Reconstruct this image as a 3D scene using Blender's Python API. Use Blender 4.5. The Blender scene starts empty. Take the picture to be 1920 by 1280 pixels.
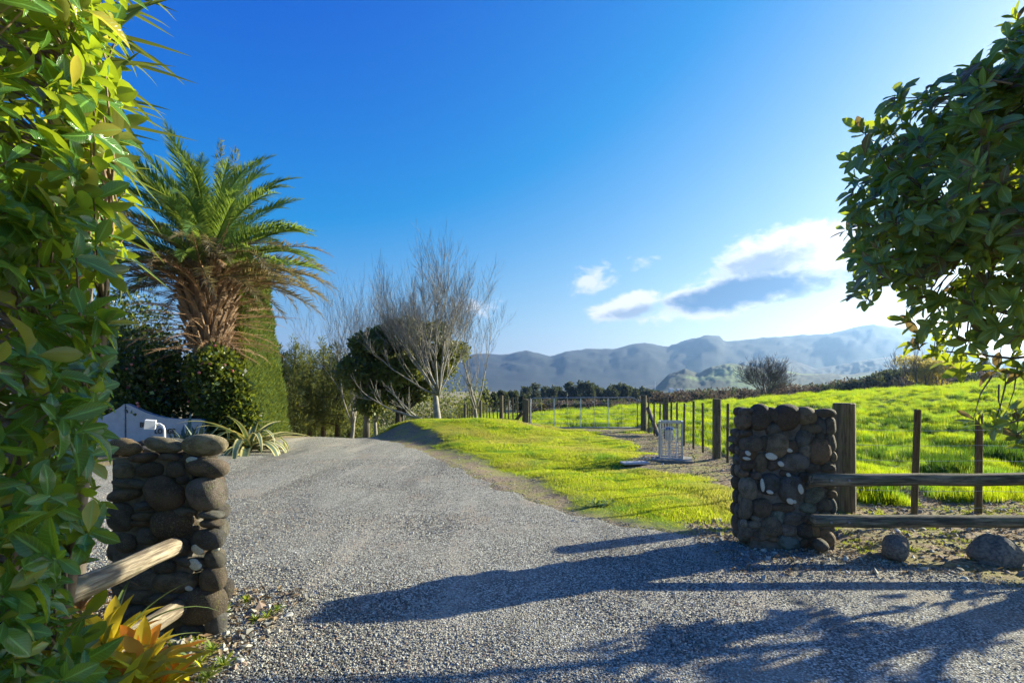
import bpy, math, random
import numpy as np
from mathutils import Vector, Matrix, Euler
PI = math.pi
random.seed(7)
rng = np.random.default_rng(11)
sc = bpy.context.scene
COL = sc.collection

# ------------------------------------------------------------------ camera
F, CX, HZ, CAMZ = 1000.0, 960.0, 730.0, 1.5
cam = bpy.data.objects.new('camera', bpy.data.cameras.new('camera'))
COL.objects.link(cam)
cam.data.sensor_width = 36
cam.data.lens = 36 * F / 1920
cam.data.shift_y = (HZ - 640) / 1920
cam.data.clip_start = 0.05
cam.data.clip_end = 12000
cam.location = (0, 0, CAMZ)
cam.rotation_euler = (PI / 2, 0, 0)
sc.camera = cam

# ------------------------------------------------------------------ light
SUN_AZ, SUN_EL = math.radians(66.5), math.radians(18.8)      # azimuth clockwise from +Y
sun = bpy.data.objects.new('sun', bpy.data.lights.new('sun', 'SUN'))
COL.objects.link(sun)
sun.data.energy = 5.0
sun.data.angle = math.radians(0.53)
sun.data.color = (1.0, 0.93, 0.72)
sdir = Vector((math.sin(SUN_AZ) * math.cos(SUN_EL), math.cos(SUN_AZ) * math.cos(SUN_EL), math.sin(SUN_EL)))
sun.rotation_euler = (-sdir).to_track_quat('-Z', 'Y').to_euler()
sc.view_settings.view_transform = 'Standard'
sc.view_settings.look = 'None'
sc.view_settings.gamma = 1
sc.view_settings.exposure = 1.42
sc.cycles.use_denoising = True
sc.cycles.max_bounces = 8
sc.cycles.diffuse_bounces = 4
sc.cycles.glossy_bounces = 2
sc.cycles.transmission_bounces = 4
sc.cycles.volume_bounces = 0
sc.cycles.transparent_max_bounces = 8
sc.cycles.caustics_reflective = False
sc.cycles.caustics_refractive = False


class NT:
    """small helper round a node tree"""
    def __init__(s, tree):
        s.t = tree
        s.n = tree.nodes
        s.n.clear()

    def node(s, typ, **kw):
        n = s.n.new(typ)
        for k, v in kw.items():
            setattr(n, k, v)
        return n

    def link(s, a, b):
        s.t.links.new(a, b)

    def put(s, sock, v):
        if isinstance(v, bpy.types.NodeSocket):
            s.t.links.new(v, sock)
        elif isinstance(v, (tuple, list)) and len(v) == 3 and sock.type == 'RGBA':
            sock.default_value = (*v, 1)
        else:
            sock.default_value = v

    def math(s, op, a, b=0.0, c=None, clamp=False):
        n = s.node('ShaderNodeMath', operation=op, use_clamp=clamp)
        s.put(n.inputs[0], a)
        s.put(n.inputs[1], b)
        if c is not None:
            s.put(n.inputs[2], c)
        return n.outputs[0]

    def mix(s, fac, a, b, blend='MIX'):
        n = s.node('ShaderNodeMix', data_type='RGBA', blend_type=blend)
        s.put(n.inputs['Factor'], fac)
        s.put(n.inputs[6], a)
        s.put(n.inputs[7], b)
        return n.outputs[2]

    def ramp(s, v, lo, hi, a=0.0, b=1.0, smooth=True):
        n = s.node('ShaderNodeMapRange', interpolation_type='SMOOTHSTEP' if smooth else 'LINEAR')
        s.put(n.inputs[0], v)
        for i, q in enumerate((lo, hi, a, b)):
            s.put(n.inputs[i + 1], q)
        return n.outputs[0]

    def noise(s, vec, scale, detail=4, rough=0.55, dist=0.0):
        n = s.node('ShaderNodeTexNoise')
        if vec is not None:
            s.link(vec, n.inputs['Vector'])
        n.inputs['Scale'].default_value = scale
        n.inputs['Detail'].default_value = detail
        n.inputs['Roughness'].default_value = rough
        n.inputs['Distortion'].default_value = dist
        return n.outputs[0]

    def mapping(s, vec, scale):
        n = s.node('ShaderNodeMapping')
        s.link(vec, n.inputs[0])
        n.inputs['Scale'].default_value = scale
        return n.outputs[0]


world = bpy.data.worlds.new('World')
sc.world = world
world.use_nodes = True
W = NT(world.node_tree)
sky = W.node('ShaderNodeTexSky', sky_type='NISHITA')
sky.sun_disc = False
sky.sun_elevation = SUN_EL
sky.sun_rotation = SUN_AZ
sky.altitude = 0
sky.air_density = 1.0
sky.dust_density = 0.55
sky.ozone_density = 3.5
tc = W.node('ShaderNodeTexCoord')
sep = W.node('ShaderNodeSeparateXYZ')
W.link(tc.outputs['Generated'], sep.inputs[0])
az = W.math('MULTIPLY', W.math('ARCTAN2', sep.outputs[0], sep.outputs[1]), 180 / PI)
el = W.math('MULTIPLY', W.math('ARCSINE', sep.outputs[2]), 180 / PI)
comb = W.node('ShaderNodeCombineXYZ')
W.link(az, comb.inputs[0])
W.link(W.math('MULTIPLY', el, 1.7), comb.inputs[1])
cn = W.noise(comb.outputs[0], 0.42, 8, 0.6, 0.3)
cn2 = W.noise(comb.outputs[0], 0.16, 5, 0.55, 0.0)
cnz = W.math('ADD', W.math('SUBTRACT', cn, 0.5), W.math('MULTIPLY', W.math('SUBTRACT', cn2, 0.5), 0.6))


def azel(px, py):
    return math.degrees(math.atan((px - CX) / F)), math.degrees(math.atan((HZ - py) / math.hypot(F, px - CX)))


def ell(px, py, w, h, tilt=0.0):
    a0, e0 = azel(px, py)
    ra = (azel(px + w, py)[0] - azel(px - w, py)[0]) / 2
    re = (azel(px, py - h)[1] - azel(px, py + h)[1]) / 2
    t = math.radians(tilt)
    da, de = W.math('SUBTRACT', az, a0), W.math('SUBTRACT', el, e0)
    u = W.math('ADD', W.math('MULTIPLY', da, math.cos(t) / ra), W.math('MULTIPLY', de, math.sin(t) / ra))
    v = W.math('ADD', W.math('MULTIPLY', da, -math.sin(t) / re), W.math('MULTIPLY', de, math.cos(t) / re))
    r = W.math('SQRT', W.math('ADD', W.math('MULTIPLY', u, u), W.math('MULTIPLY', v, v)))
    return W.math('SUBTRACT', 1.0, r)


def union(lst):
    r = lst[0]
    for q in lst[1:]:
        r = W.math('MAXIMUM', r, q)
    return r


big = union([ell(1378, 552, 205, 44, 9), ell(1470, 478, 150, 58, 9), ell(1600, 470, 120, 62, 3), ell(1175, 574, 85, 26, 14), ell(1700, 500, 120, 90, 0)])
small = union([ell(1112, 524, 60, 30, 12), ell(1207, 494, 42, 20, 10), ell(898, 579, 46, 27, 0), ell(1160, 594, 60, 12, 5), ell(1580, 594, 110, 14, 3)])
dens_b = W.ramp(W.math('ADD', big, W.math('MULTIPLY', cnz, 1.15)), -.04, 0.34)
dens_s = W.math('MULTIPLY', W.ramp(W.math('ADD', small, W.math('MULTIPLY', cnz, 3.4)), 0.1, 1.15), 0.8)
dens = W.math('MAXIMUM', dens_b, dens_s)
bel = W.ramp(W.math('ADD', ell(1385, 549, 172, 35, 9), W.math('MULTIPLY', cnz, 0.75)), -0.02, 0.5)
grey = W.ramp(W.math('ADD', union([ell(1440, 492, 110, 36, 8), ell(1540, 545, 190, 36, 10), ell(1200, 582, 90, 16, 10)]), W.math('MULTIPLY', cnz, 1.6)), -0.1, 0.8)
ccol = W.mix(bel, W.mix(grey, (5.6, 5.6, 5.6), (2.1, 2.6, 3.4)), (.45, 1.15, 2.3))
# one even colour grade over the whole sky: the photograph's deep saturated blue
spc = W.node('ShaderNodeSeparateColor')
W.link(sky.outputs[0], spc.inputs[0])
cbc = W.node('ShaderNodeCombineColor')
W.put(cbc.inputs[0], W.math('MAXIMUM', W.math('SUBTRACT', W.math('MULTIPLY', spc.outputs[0], 1.5), 1.72), .0))
W.put(cbc.inputs[1], W.math('MAXIMUM', W.math('SUBTRACT', W.math('MULTIPLY', W.math('POWER', spc.outputs[1], .95), 1.13), .74), .3))
W.put(cbc.inputs[2], W.math('MULTIPLY', W.math('POWER', spc.outputs[2], .40), 2.35))
skycol = cbc.outputs[0]
fin = W.mix(dens, skycol, ccol)
bg = W.node('ShaderNodeBackground')
bg.inputs[1].default_value = 0.076
W.link(fin, bg.inputs[0])
wo = W.node('ShaderNodeOutputWorld')
W.link(bg.outputs[0], wo.inputs[0])
world.cycles.sampling_method = 'MANUAL'
world.cycles.sample_map_resolution = 1024

# ------------------------------------------------------------------ helpers


def P(px, py, Y):
    return Vector(((px - CX) / F * Y, Y, CAMZ - (py - HZ) / F * Y))


def tag(o, label=None, cat=None, group=None, kind=None):
    if label: o['label'] = label
    if cat: o['category'] = cat
    if group: o['group'] = group
    if kind: o['kind'] = kind
    return o


def empty(name, loc, label, cat, group=None, rz=0.0):
    o = bpy.data.objects.new(name, None)
    COL.objects.link(o)
    o.location = loc
    o.rotation_euler = (0, 0, rz)
    o.empty_display_size = 0.1
    return tag(o, label, cat, group)


def link(name, me, parent=None, mat=None):
    o = bpy.data.objects.new(name, me)
    COL.objects.link(o)
    if mat is not None and not me.materials:
        me.materials.append(mat)
    if parent is not None:
        o.parent = parent
    return o


def npmesh(name, V, F_, uv=None, mat=None, smooth=True):
    """mesh from vertex array and (m,k) face array"""
    V = np.asarray(V, dtype=np.float32)
    F_ = np.asarray(F_, dtype=np.int32)
    m, k = F_.shape
    me = bpy.data.meshes.new(name)
    me.vertices.add(len(V))
    me.vertices.foreach_set('co', V.ravel())
    me.loops.add(m * k)
    me.loops.foreach_set('vertex_index', F_.ravel())
    me.polygons.add(m)
    me.polygons.foreach_set('loop_start', np.arange(0, m * k, k, dtype=np.int32))
    me.polygons.foreach_set('loop_total', np.full(m, k, dtype=np.int32))
    me.polygons.foreach_set('use_smooth', np.full(m, smooth, dtype=bool))
    me.update(calc_edges=True)
    if uv is not None:
        l = me.uv_layers.new(name='uv')
        l.data.foreach_set('uv', np.asarray(uv, dtype=np.float32).ravel())
    if mat is not None:
        me.materials.append(mat)
    return me


class MB:
    def __init__(s):
        s.v, s.f = [], []

    def add(s, vs, fs):
        b = len(s.v)
        s.v += [tuple(q) for q in vs]
        s.f += [tuple(i + b for i in f) for f in fs]
        return s

    def box(s, c, size, M=None):
        hx, hy, hz = size[0] / 2, size[1] / 2, size[2] / 2
        vs = [Vector((x, y, z)) for z in (-hz, hz) for y in (-hy, hy) for x in (-hx, hx)]
        if M is not None:
            vs = [M @ v for v in vs]
        c = Vector(c)
        return s.add([v + c for v in vs], [(0, 2, 3, 1), (4, 5, 7, 6), (0, 1, 5, 4), (2, 6, 7, 3), (0, 4, 6, 2), (1, 3, 7, 5)])

    def tube(s, pts, r, sides=6, caps=True):
        pts = [Vector(p) for p in pts]
        n = len(pts)
        if not isinstance(r, (list, tuple)):
            r = [r] * n
        vs, fs = [], []
        ref = Vector((0, 0, 1))
        d0 = (pts[-1] - pts[0]).normalized() if n > 1 else ref
        if abs(d0.z) > 0.9:
            ref = Vector((1, 0, 0))
        for i in range(n):
            d = (pts[min(i + 1, n - 1)] - pts[max(i - 1, 0)])
            d = d.normalized() if d.length > 1e-9 else d0
            a = d.cross(ref)
            a = a.normalized() if a.length > 1e-6 else d.orthogonal().normalized()
            b = d.cross(a)
            for k in range(sides):
                t = 2 * PI * k / sides
                vs.append(pts[i] + (a * math.cos(t) + b * math.sin(t)) * r[i])
        for i in range(n - 1):
            for k in range(sides):
                k2 = (k + 1) % sides
                fs.append((i * sides + k, i * sides + k2, (i + 1) * sides + k2, (i + 1) * sides + k))
        if caps:
            fs.append(tuple(range(sides - 1, -1, -1)))
            fs.append(tuple((n - 1) * sides + k for k in range(sides)))
        return s.add(vs, fs)

    def mesh(s, name, mat, smooth=False):
        me = bpy.data.meshes.new(name)
        me.from_pydata(s.v, [], s.f)
        me.materials.append(mat)
        if smooth:
            me.polygons.foreach_set('use_smooth', [True] * len(me.polygons))
        me.update()
        return me

    def build(s, name, mat, parent=None, smooth=False):
        return link(name, s.mesh(name, mat, smooth), parent)


def hash2(ix, iy, seed):
    h = (ix.astype(np.int64) * 374761393 + iy.astype(np.int64) * 668265263 + seed * 974634777) & 0xffffffff
    h = ((h ^ (h >> 13)) * 1274126177) & 0xffffffff
    return ((h ^ (h >> 16)) & 0xffff) / 65535.0


def vnoise(x, y, seed=0, octaves=1):
    x, y = np.asarray(x, float), np.asarray(y, float)
    tot, amp, norm = 0, 1.0, 0
    for o in range(octaves):
        fx, fy = np.floor(x), np.floor(y)
        u, v = x - fx, y - fy
        u, v = u * u * (3 - 2 * u), v * v * (3 - 2 * v)
        a, b = hash2(fx, fy, seed + o), hash2(fx + 1, fy, seed + o)
        c, d = hash2(fx, fy + 1, seed + o), hash2(fx + 1, fy + 1, seed + o)
        tot = tot + amp * ((a * (1 - u) + b * u) * (1 - v) + (c * (1 - u) + d * u) * v)
        norm += amp
        amp *= 0.5
        x, y = x * 2.03 + 11.3, y * 2.03 + 5.7
    return tot / norm


def ss(x, lo=0.0, hi=1.0):
    t = np.clip((np.asarray(x, float) - lo) / (hi - lo), 0, 1)
    return t * t * (3 - 2 * t)


def basis(d, n):
    """rows of rotation matrices (k,3,3) whose columns are x = d x n, y = d, z = n"""
    d = d / np.linalg.norm(d, axis=1, keepdims=True)
    x = np.cross(d, n)
    l = np.linalg.norm(x, axis=1, keepdims=True)
    bad = l[:, 0] < 1e-4
    x[bad] = np.cross(d[bad], np.array([0.3, 0.5, 0.8]))
    x /= np.linalg.norm(x, axis=1, keepdims=True)
    z = np.cross(x, d)
    return np.stack([x, d, z], axis=2)


def replicate(name, tpl, R, T, S, mat):
    tv, tf, tuv = tpl
    k = len(T)
    S = np.asarray(S, float)
    if S.ndim == 1:
        S = np.repeat(S[:, None], 3, 1)
    V = np.einsum('kij,knj->kni', R, tv[None] * S[:, None, :]) + T[:, None, :]
    Fa = tf[None] + (np.arange(k) * len(tv))[:, None, None]
    uv = np.tile(tuv, (k, 1)) if tuv is not None else None
    return npmesh(name, V.reshape(-1, 3), Fa.reshape(-1, tf.shape[1]), uv, mat)


def strip_tpl(st, fold=0.25, bend=-0.2, twist=0.0):
    """leaf template: stations (v, halfwidth); three vertices across, folded at the midrib and bent along its length"""
    vs, fs, uv = [], [], []
    for v, w in st:
        z = bend * v * v
        vs += [(-w, v, z + fold * w), (0, v, z), (w, v, z + fold * w)]
    n = len(st)
    for i in range(n - 1):
        for j in (0, 1):
            a = i * 3 + j
            fs.append((a, a + 1, a + 4, a + 3))
            u0, u1 = j * .5, j * .5 + .5
            uv += [(u0, st[i][0]), (u1, st[i][0]), (u1, st[i + 1][0]), (u0, st[i + 1][0])]
    return np.array(vs, float), np.array(fs, int), np.array(uv, float)


LEAF = [strip_tpl([(0, .015), (.12, .05), (.35, .17), (.6, .235), (.82, .17), (.95, .07), (1, .008)], .35, -.18),
        strip_tpl([(0, .015), (.12, .06), (.35, .19), (.62, .25), (.85, .16), (.96, .06), (1, .008)], .15, -.38),
        strip_tpl([(0, .015), (.12, .05), (.4, .18), (.65, .21), (.85, .14), (.96, .05), (1, .008)], .5, .12),
        strip_tpl([(0, .015), (.15, .06), (.4, .20), (.7, .22), (.88, .13), (.97, .05), (1, .008)], .8, -.55),
        strip_tpl([(0, .012), (.15, .05), (.4, .13), (.65, .15), (.85, .10), (.97, .03), (1, .006)], .25, -.1)]
BLADE = strip_tpl([(0, .035), (.4, .03), (.75, .02), (1, .002)], .3, -.25)
CARD = (np.array([(-.32, .5, 0.05), (0, 0, 0), (.32, .5, .05), (0, 1, -.1)], float), np.array([(0, 1, 2, 3)]),
        np.array([(0, .5), (.5, 0), (1, .5), (.5, 1)], float))
NEEDLE = (np.array([(-.07, .5, 0.02), (0, 0, 0), (.07, .5, .02), (0, 1, -.12)], float), np.array([(0, 1, 2, 3)]),
          np.array([(0, .5), (.5, 0), (1, .5), (.5, 1)], float))


def rand_dirs(n, g=rng):
    v = g.normal(size=(n, 3))
    return v / np.linalg.norm(v, axis=1, keepdims=True)


# ------------------------------------------------------------------ materials
MATS = {}


def material(name):
    m = bpy.data.materials.new(name)
    m.use_nodes = True
    MATS[name] = m
    t = NT(m.node_tree)
    out = t.node('ShaderNodeOutputMaterial')
    return m, t, out


def rnd_value(t):
    g = t.node('ShaderNodeNewGeometry')
    o = t.node('ShaderNodeObjectInfo')
    return t.math('FRACT', t.math('ADD', g.outputs['Random Per Island'], o.outputs['Random'])), g


def leafmat(name, ca, cb, under=None, trans=(.3, .42, .03), tf=.4, rough=.35, rare=None, rare_p=.1, vein=False, spec=.5, patch=None):
    m, t, out = material(name)
    r, g = rnd_value(t)
    col = t.mix(r, ca, cb)
    tcol = t.mix(r, trans, tuple(x * .72 for x in trans))
    if rare is not None:
        k = t.math('GREATER_THAN', t.math('FRACT', t.math('MULTIPLY', r, 7.31)), 1 - rare_p)
        col = t.mix(k, col, rare)
        tcol = t.mix(k, tcol, tuple(min(1, x * 2.2) for x in rare))
    if patch is not None:
        n1 = t.noise(g.outputs['Position'], 1.3, 5, .65)
        n2 = t.noise(g.outputs['Position'], .45, 4, .6)
        k1, k2 = t.ramp(n1, .48, .64, 0, .75), t.ramp(n2, .46, .62, 0, .6)
        col = t.mix(k2, t.mix(k1, col, patch[0]), patch[1])
        tcol = t.mix(k2, t.mix(k1, tcol, tuple(x * 3.2 for x in patch[0])), tuple(x * 2.6 for x in patch[1]))
    uv = t.node('ShaderNodeUVMap')
    if vein:
        su = t.node('ShaderNodeSeparateXYZ')
        t.link(uv.outputs[0], su.inputs[0])
        off = t.math('ABSOLUTE', t.math('SUBTRACT', su.outputs[0], .5))
        mid = t.ramp(off, .035, .075, 1, 0)
        w = t.math('SINE', t.math('MULTIPLY', t.math('SUBTRACT', su.outputs[1], t.math('MULTIPLY', off, .45)), 75.0))
        veins = t.math('MULTIPLY', t.ramp(w, .75, 1.0), .35)
        mm = t.math('MAXIMUM', t.math('MULTIPLY', mid, .65), veins)
        col = t.mix(mm, col, tuple(min(1, x * 2.6 + .03) for x in cb))
        geo = t.node('ShaderNodeTexCoord')
        sp = t.noise(geo.outputs['Object'], 30, 3)
        col = t.mix(t.ramp(sp, .62, .75, 0, .3), col, (.16, .12, .03))
    if under is not None:
        col = t.mix(g.outputs['Backfacing'], col, under)
    b = t.node('ShaderNodeBsdfPrincipled')
    t.put(b.inputs['Base Color'], col)
    b.inputs['Roughness'].default_value = rough
    b.inputs['Specular IOR Level'].default_value = spec
    if vein:
        bm = t.node('ShaderNodeBump')
        bm.inputs['Strength'].default_value = .25
        bm.inputs['Distance'].default_value = .01
        t.link(mm, bm.inputs['Height'])
        t.link(bm.outputs[0], b.inputs['Normal'])
    tr = t.node('ShaderNodeBsdfTranslucent')
    t.put(tr.inputs[0], tcol)
    mx = t.node('ShaderNodeMixShader')
    mx.inputs[0].default_value = tf
    t.link(b.outputs[0], mx.inputs[1])
    t.link(tr.outputs[0], mx.inputs[2])
    t.link(mx.outputs[0], out.inputs[0])
    return m


def simple(name, col, rough=.6, metal=0.0, nscale=None, ncol=None, bump=0.0, stretch=(1, 1, 1), coords='Object', detail=5, vary=0.0, lo=.35, hi=.7):
    m, t, out = material(name)
    b = t.node('ShaderNodeBsdfPrincipled')
    b.inputs['Roughness'].default_value = rough
    b.inputs['Metallic'].default_value = metal
    c = col
    if nscale:
        tcn = t.node('ShaderNodeTexCoord')
        v = t.mapping(tcn.outputs[coords], stretch)
        nz = t.noise(v, nscale, detail, .62)
        c = t.mix(t.ramp(nz, lo, hi), col, ncol or col)
        if bump:
            bm = t.node('ShaderNodeBump')
            bm.inputs['Strength'].default_value = 1
            bm.inputs['Distance'].default_value = bump
            t.link(nz, bm.inputs['Height'])
            t.link(bm.outputs[0], b.inputs['Normal'])
    if vary:
        o = t.node('ShaderNodeObjectInfo')
        c = t.mix(t.math('MULTIPLY', o.outputs['Random'], vary), c, tuple(x * .35 for x in col))
    t.put(b.inputs['Base Color'], c)
    t.link(b.outputs[0], out.inputs[0])
    return m


def wood(name, dark, light, moss=None, mossamt=.5, sc_=9.0):
    m, t, out = material(name)
    tcn = t.node('ShaderNodeTexCoord')
    o = t.node('ShaderNodeObjectInfo')
    off = t.node('ShaderNodeVectorMath', operation='ADD')
    t.link(tcn.outputs['Object'], off.inputs[0])
    t.link(o.outputs['Random'], off.inputs[1])
    v = t.mapping(off.outputs[0], (1, 1, .09))
    g1 = t.noise(v, sc_ * 4, 6, .6, .4)
    g2 = t.noise(v, sc_ * .9, 3, .5)
    c = t.mix(t.ramp(g1, .35, .68), dark, light)
    c = t.mix(t.ramp(g2, .4, .75, 0, .6), c, tuple(x * .45 for x in dark))
    if moss:
        g3 = t.noise(off.outputs[0], 7, 5, .65)
        c = t.mix(t.ramp(g3, .45, .62, 0, mossamt), c, moss)
    b = t.node('ShaderNodeBsdfPrincipled')
    b.inputs['Roughness'].default_value = .85
    t.put(b.inputs['Base Color'], c)
    bm = t.node('ShaderNodeBump')
    bm.inputs['Distance'].default_value = .014
    t.link(g1, bm.inputs['Height'])
    t.link(bm.outputs[0], b.inputs['Normal'])
    t.link(b.outputs[0], out.inputs[0])
    return m


def rockmat(name):
    m, t, out = material(name)
    tcn = t.node('ShaderNodeTexCoord')
    o = t.node('ShaderNodeObjectInfo')
    off = t.node('ShaderNodeVectorMath', operation='MULTIPLY_ADD')
    t.link(o.outputs['Random'], off.inputs[0])
    off.inputs[1].default_value = (17, 29, 43)
    t.link(tcn.outputs['Object'], off.inputs[2])
    big_ = t.noise(off.outputs[0], 1.6, 4, .6)
    fine = t.noise(off.outputs[0], 14, 6, .7)
    cr = t.node('ShaderNodeValToRGB')
    t.link(o.outputs['Random'], cr.inputs[0])
    e = cr.color_ramp.elements
    cols = [(.0, (.07, .05, .032)), (.16, (.17, .12, .075)), (.32, (.13, .125, .11)), (.48, (.22, .15, .095)), (.62, (.12, .14, .14)), (.78, (.27, .235, .16)), (1., (.055, .042, .032))]
    e[0].position, e[0].color = cols[0][0], (*cols[0][1], 1)
    e[1].position, e[1].color = cols[-1][0], (*cols[-1][1], 1)
    for p, c in cols[1:-1]:
        q = e.new(p)
        q.color = (*c, 1)
    c = t.mix(t.ramp(big_, .4, .65, 0, .7), cr.outputs[0], (.035, .028, .018))
    c = t.mix(t.ramp(fine, .5, .68, 0, .7), c, (.34, .31, .25))
    li = t.noise(off.outputs[0], 3.2, 6, .7)
    c = t.mix(t.ramp(li, .55, .64, 0, .7), c, (.19, .19, .07))
    b = t.node('ShaderNodeBsdfPrincipled')
    b.inputs['Roughness'].default_value = .8
    t.put(b.inputs['Base Color'], c)
    c = t.mix(1.0, c, o.outputs['Color'], 'MULTIPLY')
    t.put(b.inputs['Base Color'], c)
    bm = t.node('ShaderNodeBump')
    bm.inputs['Distance'].default_value = .035
    t.link(t.math('ADD', fine, t.math('MULTIPLY', big_, .7)), bm.inputs['Height'])
    t.link(bm.outputs[0], b.inputs['Normal'])
    t.link(b.outputs[0], out.inputs[0])
    return m


M_stone = rockmat('river_stone')
M_mortar = simple('mortar', (.15, .135, .11), .95, 0, 14, (.06, .055, .042), .02)
M_lichen = simple('white_lichen', (.60, .62, .55), .95, 0, 5, (.34, .36, .29), .004)
M_post = wood('weathered_post', (.075, .055, .036), (.24, .19, .125), (.12, .13, .035), .45)
M_batten = wood('brown_batten', (.075, .048, .026), (.22, .15, .08), (.13, .14, .04), .4)
M_rail = wood('mossy_rail', (.04, .034, .024), (.27, .235, .165), (.07, .095, .05), .55)
M_log = wood('pale_log', (.13, .10, .065), (.46, .39, .27), (.17, .17, .10), .55, 13.0)
M_wire = simple('galvanised_wire', (.55, .56, .57), .4, .8)
M_galv = simple('galvanised_tube', (.30, .32, .34), .5, .5, 18, (.2, .21, .23))
M_cage = simple('cage_steel', (.50, .52, .54), .5, .35, 25, (.36, .37, .38))
M_conc = simple('concrete', (.27, .26, .235), .9, 0, 12, (.16, .15, .13), .004)
M_slabw = simple('pale_slab', (.52, .52, .50), .85, 0, 12, (.38, .38, .35), .003)
M_wallp = simple('sign_wall_paint', (.40, .43, .46), .75, 0, 5, (.33, .36, .39), .004)  # tone lowered evenly: shade on the wall put into its paint
M_black = simple('black_letter', (.012, .012, .014), .5)
M_white = simple('white_plastic', (.78, .78, .76), .4)
M_bluec = simple('blue_cap', (.05, .16, .42), .4)
M_filter = simple('filter_housing', (.72, .72, .69), .4, 0, 8, (.5, .5, .47))
M_bark = simple('grey_bark', (.20, .175, .14), .9, 0, 6, (.09, .075, .06), .01, (1, 1, .3))
M_barkd = simple('dark_bark', (.075, .055, .04), .95, 0, 6, (.03, .024, .018), .015, (1, 1, .3))
M_twig = simple('pale_bare_bark', (.33, .31, .26), .85, 0, 5, (.19, .175, .145), .006)
M_twigd = simple('far_bare_bark', (.16, .125, .10), .9, 0, 3, (.09, .07, .058))
M_stem = simple('tan_stem', (.30, .22, .13), .8, 0, 14, (.15, .10, .06), .004)
M_greenstem = simple('green_stem', (.16, .17, .05), .7)

M_hedge = leafmat('hedge_leaf', (.022, .08, .02), (.10, .22, .035), (.15, .165, .04), (.60, .76, .03), .38, .17, (.42, .36, .04), .09, True, .6)
M_magn = leafmat('magnolia_leaf', (.03, .10, .045), (.08, .19, .06), (.13, .10, .04), (.62, .74, .03), .38, .2, (.12, .085, .03), .12, True, .6)
M_palm = leafmat('palm_leaflet', (.05, .12, .03), (.11, .19, .045), None, (.40, .55, .07), .35, .42)
M_palmdead = leafmat('dead_palm_leaflet', (.26, .15, .075), (.46, .29, .16), None, (.55, .36, .2), .3, .7)
M_palmmid = leafmat('fading_palm_leaflet', (.09, .085, .035), (.16, .12, .06), None, (.4, .32, .12), .35, .5)
M_conif = leafmat('conifer_spray', (.06, .11, .018), (.12, .18, .03), None, (.36, .42, .04), .35, .6)
M_darkshrub = leafmat('camellia_leaf', (.010, .024, .008), (.04, .075, .014), None, (.30, .36, .03), .28, .35, (.20, .24, .03), .12)
M_pink = leafmat('camellia_flower', (.55, .12, .12), (.65, .30, .26), None, (.8, .35, .3), .3, .6)
M_pine = leafmat('pine_needle', (.045, .075, .02), (.14, .165, .04), None, (.34, .36, .06), .38, .7)
M_everg = leafmat('evergreen_leaf', (.05, .085, .022), (.16, .20, .045), None, (.30, .31, .04), .3, .5)
M_far = leafmat('far_foliage', (.04, .058, .045), (.08, .10, .065), None, (.16, .19, .05), .25, .8)  # greyer, bluer leaves: distance haze put into the colour
M_brush = leafmat('brown_brush', (.07, .055, .045), (.13, .10, .075), None, (.2, .15, .10), .25, .8)
M_gold = leafmat('golden_leaf', (.30, .26, .07), (.46, .37, .10), None, (.75, .62, .1), .45, .6)
M_agdark = leafmat('grey_agave', (.05, .09, .07), (.08, .13, .1), None, (.15, .22, .1), .1, .5)
M_yucca = leafmat('yucca_leaf', (.05, .11, .03), (.11, .17, .04), None, (.45, .52, .06), .3, .35)
M_flax = leafmat('flax_leaf', (.10, .17, .05), (.20, .26, .09), None, (.5, .58, .08), .35, .35)
M_dry = leafmat('dry_strap_leaf', (.22, .12, .05), (.38, .25, .10), None, (.6, .35, .1), .35, .6)
M_brom = leafmat('yellow_bromeliad', (.55, .46, .03), (.62, .42, .04), None, (1, .9, .05), .55, .35, (.62, .22, .03), .22)
M_weed = leafmat('weed_leaf', (.10, .18, .02), (.20, .27, .03), None, (.6, .68, .05), .45, .6)
M_grass = leafmat('field_grass_blade', (.05, .13, .008), (.12, .22, .012), None, (.62, .76, .012), .58, .5, (.34, .28, .06), .07, False, .3, ((.05, .14, .012), (.13, .19, .02)))
M_lawn = leafmat('lawn_grass_blade', (.08, .17, .012), (.16, .26, .02), None, (.62, .74, .02), .56, .55, (.34, .27, .08), .12, False, .3, ((.05, .12, .012), (.22, .19, .05)))
M_litter = leafmat('leaf_litter', (.16, .10, .05), (.36, .27, .15), None, (.4, .28, .12), .15, .8)


def variegated():
    m, t, out = material('variegated_agave')
    uv = t.node('ShaderNodeUVMap')
    su = t.node('ShaderNodeSeparateXYZ')
    t.link(uv.outputs[0], su.inputs[0])
    off = t.math('ABSOLUTE', t.math('SUBTRACT', su.outputs[0], .5))
    k = t.ramp(off, .24, .34)
    c = t.mix(k, (.11, .16, .10), (.62, .55, .22))
    b = t.node('ShaderNodeBsdfPrincipled')
    b.inputs['Roughness'].default_value = .5
    t.put(b.inputs['Base Color'], c)
    tr = t.node('ShaderNodeBsdfTranslucent')
    t.put(tr.inputs[0], t.mix(k, (.2, .3, .08), (.8, .7, .2)))
    mx = t.node('ShaderNodeMixShader')
    mx.inputs[0].default_value = .2
    t.link(b.outputs[0], mx.inputs[1])
    t.link(tr.outputs[0], mx.inputs[2])
    t.link(mx.outputs[0], out.inputs[0])
    return m


M_agave = variegated()

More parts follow.
